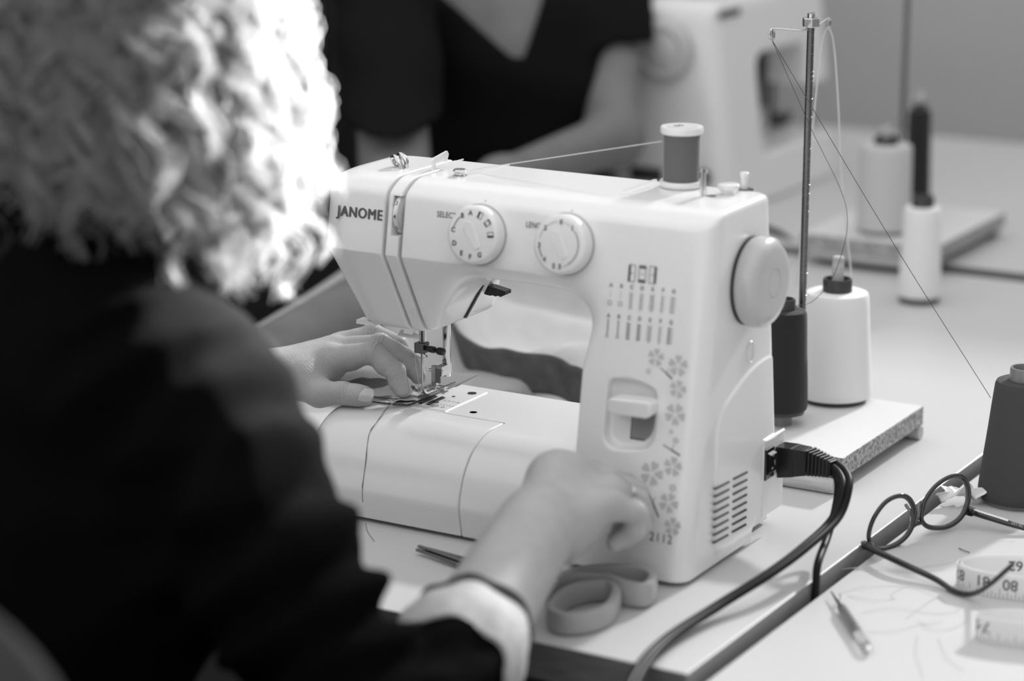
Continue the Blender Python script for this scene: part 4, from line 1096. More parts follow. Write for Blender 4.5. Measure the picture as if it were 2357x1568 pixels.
# right hand: closed, in front of the tower
def RH(px, py, D): return atD(px, py, D)
r_m = {'i': RH(1362, 1098, 1.895), 'm': RH(1392, 1112, 1.875), 'r': RH(1408, 1135, 1.852), 'p': RH(1400, 1166, 1.830)}
r_p = {'i': RH(1440, 1118, 1.915), 'm': RH(1462, 1135, 1.895), 'r': RH(1466, 1155, 1.872), 'p': RH(1461, 1180, 1.846)}
r_d = {'i': RH(1470, 1165, 1.925), 'm': RH(1478, 1190, 1.905), 'r': RH(1472, 1210, 1.880), 'p': RH(1458, 1225, 1.852)}
r_t = {'i': RH(1440, 1205, 1.925), 'm': RH(1442, 1232, 1.905), 'r': RH(1436, 1248, 1.882), 'p': RH(1416, 1250, 1.856)}
def hand_r(X, Y, Z):
    f0 = ER + (WR - ER) * .42
    d = rcone(X, Y, Z, f0, WR, .0325, .0262)
    d = smin(d, rcone(X, Y, Z, f0 + np.array([.0, .01, .006]), RH(1285, 1130, 1.86), .030, .0255), .02)
    for k_, o, r0, r1 in (('i', (1290, 1120, 1.87), .0225, .0125), ('m', (1285, 1140, 1.855), .021, .0125), ('r', (1275, 1175, 1.835), .021, .0120), ('p', (1270, 1215, 1.820), .021, .0115)):
        d = smin(d, rcone(X, Y, Z, RH(*o), r_m[k_], r0, r1), .012)
    d = smin(d, rcone(X, Y, Z, RH(1290, 1230, 1.83), RH(1370, 1205, 1.85), .022, .013), .014)
    d = smin(d, ellip(X, Y, Z, RH(1290, 1088, 1.865), (.017, .017, .012)), .02)
    for k_, ra, rb_, rc, rd in (('i', .0112, .0100, .0090, .0076), ('m', .0114, .0102, .0091, .0076), ('r', .0110, .0098, .0087, .0074), ('p', .0102, .0090, .0080, .0068)):
        f = rcone(X, Y, Z, r_m[k_], r_p[k_], ra, rb_)
        f = smin(f, rcone(X, Y, Z, r_p[k_], r_d[k_], rb_, rc), .003)
        f = smin(f, rcone(X, Y, Z, r_d[k_], r_t[k_], rc, rd), .003)
        d = smin(d, f, .005)
    tb = [RH(1300, 1185, 1.90), RH(1345, 1185, 1.925), RH(1395, 1200, 1.935), RH(1430, 1222, 1.93)]
    t = smin(smin(rcone(X, Y, Z, tb[0], tb[1], .017, .0125), rcone(X, Y, Z, tb[1], tb[2], .0120, .0105), .006), rcone(X, Y, Z, tb[2], tb[3], .0105, .0085), .004)
    d = smin(d, t, .010)
    for k_ in 'mrp':
        m0 = r_m[k_]; q2 = (X - m0[0]) ** 2 + (Y - m0[1]) ** 2 + (Z - m0[2] - .008) ** 2
        d = d - .0020 * np.exp(-q2 / .008 ** 2)
    return d
rh = surf(hand_r, (-.17, -.34, -.02), (.05, .03, .175), .0016)
V_, Q_, N_ = merge(core, lh, rh)
# skin shows on head, neck and hands; one body mesh
body = obj('body', (V_, Q_), SKIN, W1, normals=N_)

# nails
def nail(c, ax, up, L, w, name='fingernail'):
    ax = np.asarray(ax, float); ax /= np.linalg.norm(ax); up = np.asarray(up, float); up -= ax * (up @ ax); up /= np.linalg.norm(up); sd = np.cross(ax, up)
    n, m_ = 14, 12; V = []
    for i in range(n + 1):
        u = -1 + 2 * i / n; wl = w * (1 - abs(u) ** 4 * .38) * (1 if u < 0 else math.sqrt(max(0, 1 - (max(0, u - .35) / .65) ** 2.2)) * .999 + .001)
        for j in range(m_ + 1):
            v = -1 + 2 * j / m_; V.append(np.asarray(c) + ax * u * L / 2 + sd * v * wl + up * (-(v * wl) ** 2 / (2 * .0078) - .0004 * u * u))
    V = np.array(V); F1 = [[i * (m_ + 1) + j, (i + 1) * (m_ + 1) + j, (i + 1) * (m_ + 1) + j + 1, i * (m_ + 1) + j + 1] for i in range(n) for j in range(m_)]
    o = obj(name, (V, F1), NAIL, W1, smooth=True, angle=None); md = o.modifiers.new('t', 'SOLIDIFY'); md.thickness = .0006; md.offset = -1
    return o
_v = CAM - TH_[3]; _v /= np.linalg.norm(_v)
_up2 = np.array([.25, -.72, .62]); _up2 /= np.linalg.norm(_up2)
nail(on_plane(842, 907, TH_[3] + _up2 * .0094, _up2), TH_[3] - TH_[2], _up2, .0150, .0066)

# ring on the right hand
rc = r_m['r'] + (r_p['r'] - r_m['r']) * .48
a_, b_, d_ = frame(r_p['r'] - r_m['r'])
obj('ring', lathe([(.0107, -.0022), (.0118, -.0022), (.0120, 0), (.0118, .0022), (.0107, .0022)], rc, r_p['r'] - r_m['r'], 32), STEEL, W1)

# jacket
CF = ER + (WR - ER) * .47                                    # where the right cuff is rolled
fa_ = (WR - ER) / np.linalg.norm(WR - ER)
def jacket(X, Y, Z):
    d = ellip(X, Y, Z, CH + np.array([0, -.02, -.03]), (.172, .120, .190))
    d = smin(d, ellip(X, Y, Z, (CH + PEL) / 2 + np.array([0, 0, -.06]), (.160, .120, .19)), .08)
    d = smin(d, ellip(X, Y, Z, PEL + np.array([0, 0, .02]), (.178, .130, .10)), .08)
    d = chain(X, Y, Z, [NK + np.array([0, 0, -.055]), SR + np.array([-.01, 0, .004])], [.068, .060], .05, d)
    d = chain(X, Y, Z, [NK + np.array([0, 0, -.055]), SL], [.068, .060], .05, d)
    d = smin(d, rcone(X, Y, Z, NK + np.array([0, .0, -.05]), NK + np.array([.012, .012, .022]), .074, .066), .03)
    d = smax(d, -rcone(X, Y, Z, NK + np.array([-.0, .0, -.02]), NK + np.array([.03, .03, .09]), .057, .060), .006)
    m_ = atD(618, 1300, 1.575)
    arm = chain(X, Y, Z, [SR, atD(462, 1012, 1.575), m_, ER + np.array([0, 0, -.005])], [.061, .062, .054, .051], .03)
    arm = chain(X, Y, Z, [ER + np.array([0, 0, -.005]), CF - fa_ * .01], [.051, .041], .025, arm)
    cut = (X - CF[0]) * fa_[0] + (Y - CF[1]) * fa_[1] + (Z - CF[2]) * fa_[2]
    arm = smax(arm, np.where((X + Y * 0 + Z * 0) > -.14, cut, -1.), .006)
    # drag folds down the sleeve
    s = np.clip(((X - SR[0]) * (ER - SR)[0] + (Y - SR[1]) * (ER - SR)[1] + (Z - SR[2]) * (ER - SR)[2]) / float((ER - SR) @ (ER - SR)), -.3, 1.4)
    fold = .0065 * np.sin(34 * s + 55 * (X - SR[0]) - 38 * (Y - SR[1]) + 1.5 * np.sin(30 * Z)) + .0035 * np.sin(60 * s - 70 * X + 50 * Z) + .006 * np.exp(-((s - 1.0) / .2) ** 2) * np.sin(70 * s + 60 * Z)
    fold = fold * np.clip((-cut - .01) / .07, .12, 1)
    d = smin(d, arm - fold, .03)
    left = chain(X, Y, Z, [SL, EL, WL - np.array([.050, .034, .008])], [.060, .052, .036], .03)
    cl = (X - WL[0] + .058) * .84 + (Y - WL[1] + .036) * .54
    left = smax(left, np.where(Z + X * 0 + Y * 0 < .2, cl, -1.), .004)
    d = smin(d, left, .03)
    return d + .004 * vnoise(X, Y, Z, 38, 2) + .002 * vnoise(X, Y, Z, 80, 1)
sdf_obj('jacket', jacket, (-.76, -.86, -.33), (.10, .03, .45), .0055, JACKET, W1)

# rolled cuff: dark turn-up, pale lining below it
def cuff_band(s0, s1, r0, r1, th, m, nm, wob=0., seg=64):
    a, b, d = frame(fa_); V = []; prof = []
    for t in np.linspace(0, 1, 7): prof.append((s0 + (s1 - s0) * t, r0 + (r1 - r0) * t + th * math.sin(math.pi * t)))
    for t in np.linspace(1, 0, 7): prof.append((s0 + (s1 - s0) * t, r0 + (r1 - r0) * t - .004))
    ang = np.linspace(0, 2 * np.pi, seg, endpoint=False); n = len(prof)
    for sx, r in prof:
        for g in ang:
            w_ = wob * (math.sin(3 * g + 1) + .6 * math.sin(5 * g) + .5 * math.sin(7 * g + sx * 160))
            V.append(CF + d * (sx + w_ * .9) + (a * math.cos(g) + b * math.sin(g)) * (r + w_ * .6))
    Fc = [[i * seg + k, i * seg + (k + 1) % seg, ((i + 1) % n) * seg + (k + 1) % seg, ((i + 1) % n) * seg + k] for i in range(n) for k in range(seg)]
    return obj(nm, (np.array(V), Fc), m, W1, angle=60)
cuff_band(-.026, .016, .0445, .0425, .0050, LINING, 'cuff', .0022)
cuff_band(.012, .027, .0425, .0385, .004, CHAIRM, 'cuff_edge', .0022)
# trousers and shoes
def trousers(X, Y, Z):
    d = ellip(X, Y, Z, PEL, (.175, .125, .122))
    for s, K, Ft in ((.085, KR, FR_), (-.085, KL, FL2)):
        d = chain(X, Y, Z, [PEL + np.array([s, .02, -.02]), K, Ft + np.array([0, 0, .03])], [.088, .064, .052], .05, d)
    return d + .003 * vnoise(X, Y, Z, 40, 5)
sdf_obj('trousers', trousers, (-.62, -.84, -.72), (-.10, -.10, .0), .009, DCLOTH, W1)
for Ft in (FR_, FL2):
    sdf_obj('shoe', lambda X, Y, Z, Ft=Ft: np.maximum(smin(rcone(X, Y, Z, Ft + np.array([0, -.02, -.01]), Ft + np.array([0, .16, -.022]), .040, .034), ellip(X, Y, Z, Ft, (.045, .05, .05)), .03), -.7395 - Z), tuple(Ft + [-.08, -.1, -.07]), tuple(Ft + [.08, .23, .08]), .007, BLACKP, W1)

# ---------------------------------------------------------------- curly hair
HAIRM = bpy.data.materials.new('blond_hair'); HAIRM.use_nodes = True
nt = HAIRM.node_tree; nt.nodes.clear()
out = nt.nodes.new('ShaderNodeOutputMaterial'); df = nt.nodes.new('ShaderNodeBsdfPrincipled'); tr = nt.nodes.new('ShaderNodeBsdfTranslucent'); mx = nt.nodes.new('ShaderNodeMixShader')
df.inputs['Base Color'].default_value = (.42, .42, .42, 1); df.inputs['Roughness'].default_value = .34; df.inputs['Specular IOR Level'].default_value = .7
tr.inputs['Color'].default_value = (.66, .66, .66, 1); mx.inputs[0].default_value = .45
nt.links.new(df.outputs[0], mx.inputs[1]); nt.links.new(tr.outputs[0], mx.inputs[2]); nt.links.new(mx.outputs[0], out.inputs[0])
RH_ = rot_to(HF)
def to_local(P): return (P - HC) @ RH_.T
def to_world(P): return P @ RH_ + HC
def curls(nc, ns, npt, seed, crown=False):
    r = np.random.default_rng(seed)
    # root points over the scalp (local frame: right, forward, up)
    U = r.normal(size=(nc * 6, 3)); U /= np.linalg.norm(U, axis=1)[:, None]
    face = (U[:, 1] > .38) & (U[:, 2] < .62) | (U[:, 2] < -.62)
    keep = ~face & (U[:, 2] > .35) & (U[:, 1] < .5) if crown else ~face
    U = U[keep][:nc]; nc = len(U)
    root = U * np.array([.070, .086, .080]) + np.array([0, -.012, .022])
    n = U / np.array([.080, .098, .090]); n /= np.linalg.norm(n, axis=1)[:, None]
    down = RH_ @ np.array([0, 0, -1.0])
    L = r.uniform(.105, .165, nc) * (1 + .12 * (U[:, 2] > .3))
    P = np.empty((nc, npt, 3)); p = root.copy(); P[:, 0] = p
    dirv = n * .62 + r.normal(size=(nc, 3)) * .25
    h = (L / (npt - 1))[:, None]
    side = r.normal(size=(nc, 3)) * .22
    for i in range(1, npt):
        t = i / (npt - 1)
        dirv = dirv * .80 + (down * (.34 + .4 * t) + side * .25) * .55
        dn = dirv / np.linalg.norm(dirv, axis=1)[:, None]
        p = p + dn * h
        q = (p - np.array([0, -.018, .022])) / np.array([.080, .100, .090]); ln = np.linalg.norm(q, axis=1)
        lift = 1.0 + .10 * t + r.uniform(0, .02, nc)
        inside = ln < lift
        p[inside] = (q[inside] / ln[inside, None] * lift[inside, None]) * np.array([.080, .100, .090]) + np.array([0, -.018, .022])
        P[:, i] = p
    # spiral each lock
    tg = np.gradient(P, axis=1); tg /= np.linalg.norm(tg, axis=2)[..., None] + 1e-9
    ref = np.where(np.abs(tg @ np.array([0, 0, 1.]))[..., None] > .9, np.array([1., 0, 0]), np.array([0, 0, 1.]))
    a = np.cross(tg, ref); a /= np.linalg.norm(a, axis=2)[..., None]; b = np.cross(tg, a)
    tt = np.linspace(0, 1, npt)[None, :]
    amp = r.uniform(.005, .0105, (nc, 1)) * np.clip(tt * 2.6, 0, 1); turns = L[:, None] / r.uniform(.042, .070, (nc, 1)); ph = r.uniform(0, 6.28, (nc, 1))
    sgn = r.choice([-1, 1], (nc, 1))
    S = []
    for k in range(ns):
        fuzz = 1.0 if k % 7 else 2.2
        po = ph + r.normal(0, .16 * fuzz, (nc, 1)); am = amp * r.uniform(.75, 1.3, (nc, 1)) * (1 if k % 7 else r.uniform(.8, 1.9))
        tn = turns * (1 + r.normal(0, .02 * fuzz, (nc, 1)))
        th = po + sgn * tn * 6.2832 * tt
        off = r.normal(0, .0014, (nc, 3))[:, None, :] * (1 + tt[..., None] * .6) * (1 if k % 7 else 2.0)
        S.append(P + a * (am * np.cos(th))[..., None] + b * (am * np.sin(th))[..., None] + off)
    return np.concatenate(S)
def hair_mesh(S, rad):
    ns, npt, _ = S.shape
    tg = np.gradient(S, axis=1); tg /= np.linalg.norm(tg, axis=2)[..., None] + 1e-9
    ref = np.where(np.abs(tg[..., 2:3]) > .9, np.array([1., 0, 0]), np.array([0, 0, 1.]))
    a = np.cross(tg, ref); a /= np.linalg.norm(a, axis=2)[..., None] + 1e-9; b = np.cross(tg, a)
    rr = rad * np.sqrt(np.clip(1.12 - np.linspace(0, 1, npt) ** 3, .1, 1))[None, :, None]
    V = np.stack([S + rr * (a * math.cos(g) + b * math.sin(g)) for g in (0, 2.094, 4.189)], 2).reshape(-1, 3)
    i = np.arange(ns)[:, None, None] * npt * 3 + np.arange(npt - 1)[None, :, None] * 3
    Q = np.concatenate([np.stack([i + k, i + (k + 1) % 3, i + 3 + (k + 1) % 3, i + 3 + k], -1).reshape(-1, 4) for k in range(3)])
    return to_world(V), Q.astype(np.int32)
S1 = curls(780, 18, 36, 3)
S1 = np.concatenate([S1, curls(190, 18, 36, 21, True)])
hv, hq = hair_mesh(S1, .00036)
S2 = curls(300, 3, 32, 11) * np.array([1.06, 1.06, 1.05])
hv2, hq2 = hair_mesh(S2, .00020)
HAIRSHADEM = mat('hair_depth_shade', .03, rough=.6)  # cap under the curls: dark depth between locks put into its colour
def shade_cap(X, Y, Z):
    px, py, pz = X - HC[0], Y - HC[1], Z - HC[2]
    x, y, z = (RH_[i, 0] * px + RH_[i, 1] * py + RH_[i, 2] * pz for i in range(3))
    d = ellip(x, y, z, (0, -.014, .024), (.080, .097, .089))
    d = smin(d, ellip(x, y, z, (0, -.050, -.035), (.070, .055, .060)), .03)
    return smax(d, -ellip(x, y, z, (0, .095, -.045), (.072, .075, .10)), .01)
hr_ = sdf_obj('hair_shade_cap', shade_cap, tuple(HC - .15), tuple(HC + .15), .005, HAIRSHADEM, W1)
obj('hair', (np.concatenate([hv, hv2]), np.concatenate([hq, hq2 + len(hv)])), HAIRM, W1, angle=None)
# ================================================================ fabric being sewn
fb = thing('denim_piece', 'grey denim piece under the fingers and presser foot, edge overlocked', 'fabric', (-.37, .11, BT))
def sheet(nu, nv, fn):
    V = [fn(i / (nu - 1), j / (nv - 1)) for i in range(nu) for j in range(nv)]
    return np.array(V), [[i * nv + j, (i + 1) * nv + j, (i + 1) * nv + j + 1, i * nv + j + 1] for i in range(nu - 1) for j in range(nv - 1)]
def den(u, v):
    x = -.455 + .143 * u; y = .0765 + .115 * v - .004 * math.sin(3 * u)
    z = BT + .0016 + .0009 * math.sin(14 * u + 5 * v) + .005 * math.exp(-((u - .45) / .22) ** 2) * math.exp(-((v - .45) / .25) ** 2)
    if x < -.425: z -= (-.425 - x) * .7
    return (x, y, z)
o = obj('denim', sheet(60, 44, den), DENIM, fb, angle=None); md = o.modifiers.new('t', 'SOLIDIFY'); md.thickness = .0011; md.offset = 1
o = obj('edge_tape', sheet(60, 5, lambda u, v: tuple(np.array(den(u, -.03 + .055 * v)) + np.array([0, 0, .0014 + .0003 * math.sin(u * 190)]))), DENIML, fb, angle=None); md = o.modifiers.new('t', 'SOLIDIFY'); md.thickness = .0006
zg = [np.array(den(u, .034 + .008 * (i % 2))) + np.array([0, 0, .0026]) for i, u in enumerate(np.linspace(.3, .93, 60))]
obj('zigzag_stitching', tube(zg, .0004, 5), THR_D, fb)
zg2 = [np.array(den(.985 - .012 * (i % 2), v)) + np.array([0, 0, .0028]) for i, v in enumerate(np.linspace(.25, .7, 26))]
obj('zigzag_stitching', tube(zg2, .0004, 5), THR_D, fb)
def flap(u, v):
    a = at(892 + 52 * u, 936 - 30 * u * (1 - v * .2), 'z', BT + .003); b = at(970 - 8 * (1 - u), 900 + 26 * (1 - u) * .9, 'z', BT + .004)
    p = a * (1 - v) + b * v
    return (p[0], p[1], BT + .0028 + .0038 * math.sin(math.pi * v) * (1 - .55 * u) + .0016 * math.sin(5 * v + 3 * u) ** 2)
o = obj('lining_fold', sheet(24, 24, flap), DENIML, fb, angle=None); md = o.modifiers.new('t', 'SOLIDIFY'); md.thickness = .0006; md.offset = 1

def bed_all(X, Y, Z): return bed_outer(X, Y, Z)
def tail(pts, lift=.0005): return [trace(px, py, bed_all) + np.array([0, -.3, .9]) * lift for px, py in pts]
t1 = [at(903, 929, 'z', BT + .0035)] + tail([(893, 940), (878, 960), (862, 980), (850, 1000), (845, 1030), (841, 1070), (836, 1110), (834, 1135), (835, 1157)])
thread('fine dark thread tail trailing from the fabric down the bed front', t1, .00020, THR_D, group='thread tails on the bed')
t2 = [at(899, 930, 'z', BT + .0035)] + tail([(886, 945), (868, 972), (853, 992), (846, 1022), (843, 1060), (837, 1100), (833, 1125)])
thread('fine dark thread tail trailing from the fabric down the bed front', t2, .00018, THR_D, group='thread tails on the bed')
thread('pale thread running from the needle clamp down to the needle eye',
       [(NX - .003, NY - .008, .1620), (NX - .0045, NY - .006, .1300), (NX - .0010, NY - .004, .1000), (NX, NY - .0015, .0960)], .00018, THR_L)

# ================================================================ garment behind the machine
gm = thing('garment', 'pale garment with a dark waistband heaped on the table behind the front machine', 'garment', (-.47, .60, 0))
def gcl(u, v):
    x = -.80 + .46 * u; y = .30 + .58 * v
    z = .022 + .020 * math.sin(9 * u + 7 * v + 1.2 * math.sin(8 * v)) * math.sin(6 * v - 4 * u + 1) + .012 * math.sin(17 * u - 9 * v) + .030 * math.exp(-((u - .5 + .5 * (v - .6)) / .10) ** 2)
    e = min(u, 1 - u, v, 1 - v); z = max(.002, z) * min(1, e / .06) + .0015
    return (x + .012 * math.sin(9 * v), y + .014 * math.sin(8 * u), z)
o = obj('cloth', sheet(90, 90, gcl), CLOTH, gm, angle=None); md = o.modifiers.new('t', 'SOLIDIFY'); md.thickness = .0015
wb = [at(px, py, 'z', .045) for px, py in ((985, 735), (1040, 790), (1085, 835), (1130, 850), (1200, 858), (1270, 872), (1320, 892), (1372, 916))]
P = spline(wb, 60); tg_ = np.gradient(P, axis=0); tg_ /= np.linalg.norm(tg_, axis=1)[:, None]
def wband(u, v):
    i = min(59, int(u * 59.999)); i = min(i, len(P) - 1); p = P[i]
    return (p[0] + .004 * math.sin(20 * u), p[1] + .008 * (1 - v), p[2] - .021 + .042 * v + .0012 * math.sin(31 * u))
o = obj('waistband', sheet(60, 10, wband), BAND, gm, angle=None); md = o.modifiers.new('t', 'SOLIDIFY'); md.thickness = .003
def low(u, v):
    i = min(len(P) - 1, int(u * (len(P) - 1))); p = P[i]
    return (p[0] + .035 * v, p[1] - .012 - .10 * v, max(.003, (p[2] - .024) * (1 - v) ** .6 + .006 * math.sin(14 * u + 4 * v)))
o = obj('lower_cloth', sheet(60, 16, low), CLOTH, gm, angle=None); md = o.modifiers.new('t', 'SOLIDIFY'); md.thickness = .0015

# ================================================================ the far sewing machine (seen from its handwheel end)
bm = at(1535, 115, 'z', .231)
YE = float(bm[1]); XB = float(bm[0])                        # end face plane y = YE, handwheel axis x = XB
fm = thing('sewing_machine', 'blurred white sewing machine in the background, handwheel end turned to us', 'sewing machine', (XB, YE + .18, .008))
x0b, x0t = float(at(1405, 400, 'y', YE)[0]), float(at(1447, 12, 'y', YE)[0])
x1t = float(at(1640, 20, 'y', YE)[0])
def far_shell(X, Y, Z):
    t = Z / .30
    xa = x0b - .012 + (x0t - x0b + .010) * t; xb = x1t + .035 * (1 - t)
    d = smax(smax((xa - X) * .97, (X - xb) * .98, .03), Z - .300, .02)
    d = smax(d, (YE - Y), .03); d = smax(d, Y - (YE + .385), .03)
    void = smax(smax(YE + .125 - Y, Y - (YE + .300), .03), Z - .215, .03)
    void = np.maximum(void, .075 - Z)
    d = smax(d, -void, .008)
    d = smax(d, -np.maximum(YE + .30 - .0 - Y, np.maximum(Z - .150, .075 - Z)), .006)
    return np.maximum(d, .010 - Z)
sdf_obj('body_shell', far_shell, (x0b - .03, YE - .01, .004), (x1t + .06, YE + .40, .308), .0035, WHITE, fm)
obj('handwheel', lathe([(0, -.001), (.040, -.001), (.0425, .003), (.0425, .014), (.040, .019), (.034, .022), (.030, .0205), (.026, .020), (.024, .0215), (0, .0215)], (XB, YE, .231), (0, -1, 0), 56), GREYP, fm)
pz = at(1490, 398, 'y', YE)
obj('socket', box(pz[0] - .026, pz[0] + .024, YE - .003, YE + .004, pz[2] - .012, pz[2] + .008), CORE, fm, smooth=False)
pz2 = at(1622, 408, 'y', YE)
obj('plug_socket', lathe([(0, 0), (.010, 0), (.012, .006), (.009, .014), (0, .014)], (pz2[0], YE, pz2[2]), (0, -1, 0), 24), BLACKP, fm)
bx = x1t + .012
obj('needle_bar', cyl((XB + .01, YE + .335, .08), (XB + .01, YE + .335, .17), .005), STEELD, fm)
obj('presser_lever', box(XB + .02, XB + .034, YE + .240, YE + .262, .120, .225), BLACKP, fm, smooth=False)
obj('presser_foot', box(XB + .02, XB + .03, YE + .315, YE + .36, .082, .100), BLACKP, fm, smooth=False)
obj('needle_plate', box(XB - .02, XB + .035, YE + .29, YE + .375, .0755, .0775), STEELS, fm, smooth=False)
lg = at(1678, 32, 'x', x1t + .004)
gs_ = [xf(box(x1t + .0035, x1t + .0060, 0, .012, 0, .010), None, (0, lg[1] - .03 + .017 * i, lg[2] - .004)) for i in range(4)]
obj('rear_marking', gs_[0], INK, fm, smooth=False)
for g_ in gs_[1:]: obj('rear_marking', g_, INK, fm, smooth=False)
cbl = obj('power_cord', tube(spline([at(1742, 520, 'z', .012), at(1790, 535, 'z', .012), at(1830, 565, 'z', .004), at(1880, 590, 'z', .004), at(1990, 612, 'z', .004), at(2090, 618, 'z', .004)], 40), .0045, 8), BLACKP)
tag(cbl, 'blurred black cable curving across the table near the far stand', 'cable')

# ================================================================ the person across the table
W2 = thing('person', 'person in a black V-neck shirt across the table, head out of view, sewing', 'person', (-.85, 1.25, -T))
D0 = 3.25
cC = atD(1165, 190, D0 + .07); nB = atD(1120, -110, D0 + .09)
sR, sL = atD(885, -35, D0 + .02), atD(1402, -45, D0 + .12)
eR, wR, hR = atD(925, 664, 2.80), atD(575, 846, 2.47), atD(500, 900, 2.42)
eL, wL, hL = atD(1412, 318, 3.20), atD(1150, 420, 3.00), atD(1080, 470, 2.96)
pC = np.array([cC[0] - .02, cC[1] + .10, -.20]); hB = atD(1090, -395, D0 + .05)
fB = np.array([.45, -.85, -.30])
fh = np.array([.50, -.866, 0])
_h2 = head_fn(hB, fB)
def far_body(X, Y, Z):
    d = _h2(X, Y, Z)
    d = smin(d, rcone(X, Y, Z, nB, hB + np.array([0, .03, -.05]), .055, .050), .03)
    d = smin(d, ellip(X, Y, Z, cC + np.array([0, .01, -.02]), (.135, .100, .18)), .05)
    d = smin(d, ellip(X, Y, Z, pC, (.15, .12, .16)), .12)
    d = chain(X, Y, Z, [sR, nB + np.array([0, 0, -.04]), sL], [.048, .058, .048], .05, d)
    d = chain(X, Y, Z, [sR, eR, wR, hR], [.046, .044, .031, .024], .03, d)
    d = chain(X, Y, Z, [sL, eL, wL, hL], [.042, .035, .027, .022], .03, d)
    for hw_, dv_ in ((hR, (hR - wR)), (hL, (hL - wL))):
        dv_ = dv_ / np.linalg.norm(dv_); sd2 = np.cross(dv_, (0, 0, 1)); sd2 /= np.linalg.norm(sd2)
        for k in range(4):
            b0 = hw_ + sd2 * (-.021 + .014 * k); d = smin(d, chain(X, Y, Z, [b0, b0 + dv_ * .045 + np.array([0, 0, .002]), b0 + dv_ * (.070 + .008 * (k in (1, 2))) + np.array([0, 0, -.014])], [.0105, .0092, .0075], .004), .006)
        d = smin(d, chain(X, Y, Z, [hw_ - sd2 * .02 - dv_ * .02, hw_ - sd2 * .045 + dv_ * .02], [.013, .009], .004), .01)
    for s in (.09, -.09):
        hp = pC + np.array([s, -.02, -.03]); kn = hp + np.array([-.02, -.36, .0]); ft = kn + np.array([0, -.02, -.47])
        ft[2] = -.69
        d = chain(X, Y, Z, [hp, kn, ft], [.08, .055, .038], .04, d)
        d = smin(d, rcone(X, Y, Z, ft + np.array([0, 0, -.02]), ft + np.array([.05, -.13, -.025]), .030, .024), .02)
    return d
sdf_obj('body', far_body, (-1.45, .25, -.745), (-.35, 1.75, .80), .0075, SKIN3, W2)
vt = atD(1192, 132, D0 - .03)
def far_tee(X, Y, Z):
    d = ellip(X, Y, Z, cC + np.array([0, .01, -.02]), (.160, .116, .195))
    d = smin(d, ellip(X, Y, Z, pC + np.array([0, 0, .02]), (.168, .138, .18)), .14)
    d = chain(X, Y, Z, [sR, nB + np.array([0, 0, -.05]), sL], [.062, .064, .062], .05, d)
    sv = smax(rcone(X, Y, Z, sR, sR + (eR - sR) * .80, .064, .070), Z - 0 * X - 9 + 0 * Y, .01); cz = sR[2] + (eR - sR)[2] * .46
    sv = smax(sv, cz - Z, .004); d = smin(d, sv, .03)
    s2_ = smax(rcone(X, Y, Z, sL, sL + (eL - sL) * .6, .058, .056), sL[2] + (eL - sL)[2] * .38 - Z, .004); d = smin(d, s2_, .03)
    d = d + .005 * np.sin(28 * Z + 22 * X + 14 * Y) * np.cos(18 * X - 25 * Z)
    lat = (X - vt[0]) * _rt[0] + (Y - vt[1]) * _rt[1]; up = Z - vt[2]; fr2 = (X - vt[0]) * fh[0] + (Y - vt[1]) * fh[1]
    vv = np.maximum(np.maximum(lat - (.008 + up * .34), -lat - (.008 + up * 1.26)), -fr2 - .115)
    vv = np.maximum(vv, -up)
    d = smax(d, -vv, .008)
    d = smax(d, -rcone(X, Y, Z, nB + np.array([0, -.0, -.02]), nB + np.array([0, 0, .12]), .062, .066), .006)
    return d
sdf_obj('shirt', far_tee, (-1.35, .70, -.40), (-.45, 1.75, .50), .007, TEE, W2)
def far_tr(X, Y, Z):
    d = ellip(X, Y, Z, pC + np.array([0, 0, -.06]), (.165, .135, .13))
    for s in (.09, -.09):
        hp = pC + np.array([s, -.02, -.03]); kn = hp + np.array([-.02, -.36, .0]); ft = kn + np.array([0, -.02, -.47]); ft[2] = -.66
        d = chain(X, Y, Z, [hp, kn, ft], [.092, .068, .055], .04, d)
    return d
sdf_obj('trousers', far_tr, (-1.35, .55, -.72), (-.45, 1.75, .0), .011, DCLOTH, W2)
Rb = rot_to(fB)
def far_hair(X, Y, Z):
    px, py, pz = X - hB[0], Y - hB[1], Z - hB[2]
    x = Rb[0, 0] * px + Rb[0, 1] * py + Rb[0, 2] * pz; y = Rb[1, 0] * px + Rb[1, 1] * py + Rb[1, 2] * pz; z = Rb[2, 0] * px + Rb[2, 1] * py + Rb[2, 2] * pz
    d = ellip(x, y, z, (0, -.022, .032), (.092, .104, .098))
    d = smin(d, ellip(x, y, z, (0, -.085, -.03), (.07, .05, .08)), .04)
    return smax(d, -ellip(x, y, z, (0, .085, -.035), (.068, .07, .085)), .01) + .002 * np.sin(90 * x) * np.cos(60 * z + 30 * y)
sdf_obj('hair', far_hair, tuple(hB - .16), tuple(hB + .16), .006, DCLOTH, W2)

# ================================================================ cabinet added along the back wall as a dark backdrop
cx1 = float(at(1450, 200, 'y', 2.22)[0]); cx0 = -3.70
cab = thing('cabinet', 'dark cabinet added as a backdrop behind the person in the black shirt', 'cabinet', ((cx0 + cx1) / 2, 2.40, -T))
DW = mat('dark_wood', .016, rough=.6, spec=.2, noise=(6, .005, (1, 1, 8)))
obj('carcass', box(cx0, cx1, 2.235, WY - .005, -T, .62), DW, cab, smooth=False)
for k in range(4):
    wd = (cx1 - cx0) / 4
    d_ = bevel(obj('door', box(cx0 + wd * k + .006, cx0 + wd * (k + 1) - .006, 2.215, 2.2345, -T + .08, .60), DW, cab, smooth=False), .003, 2)
    obj('handle', cyl((cx0 + wd * (k + .92), 2.205, .0), (cx0 + wd * (k + .92), 2.205, .14), .006, 12), STEELD, d_)

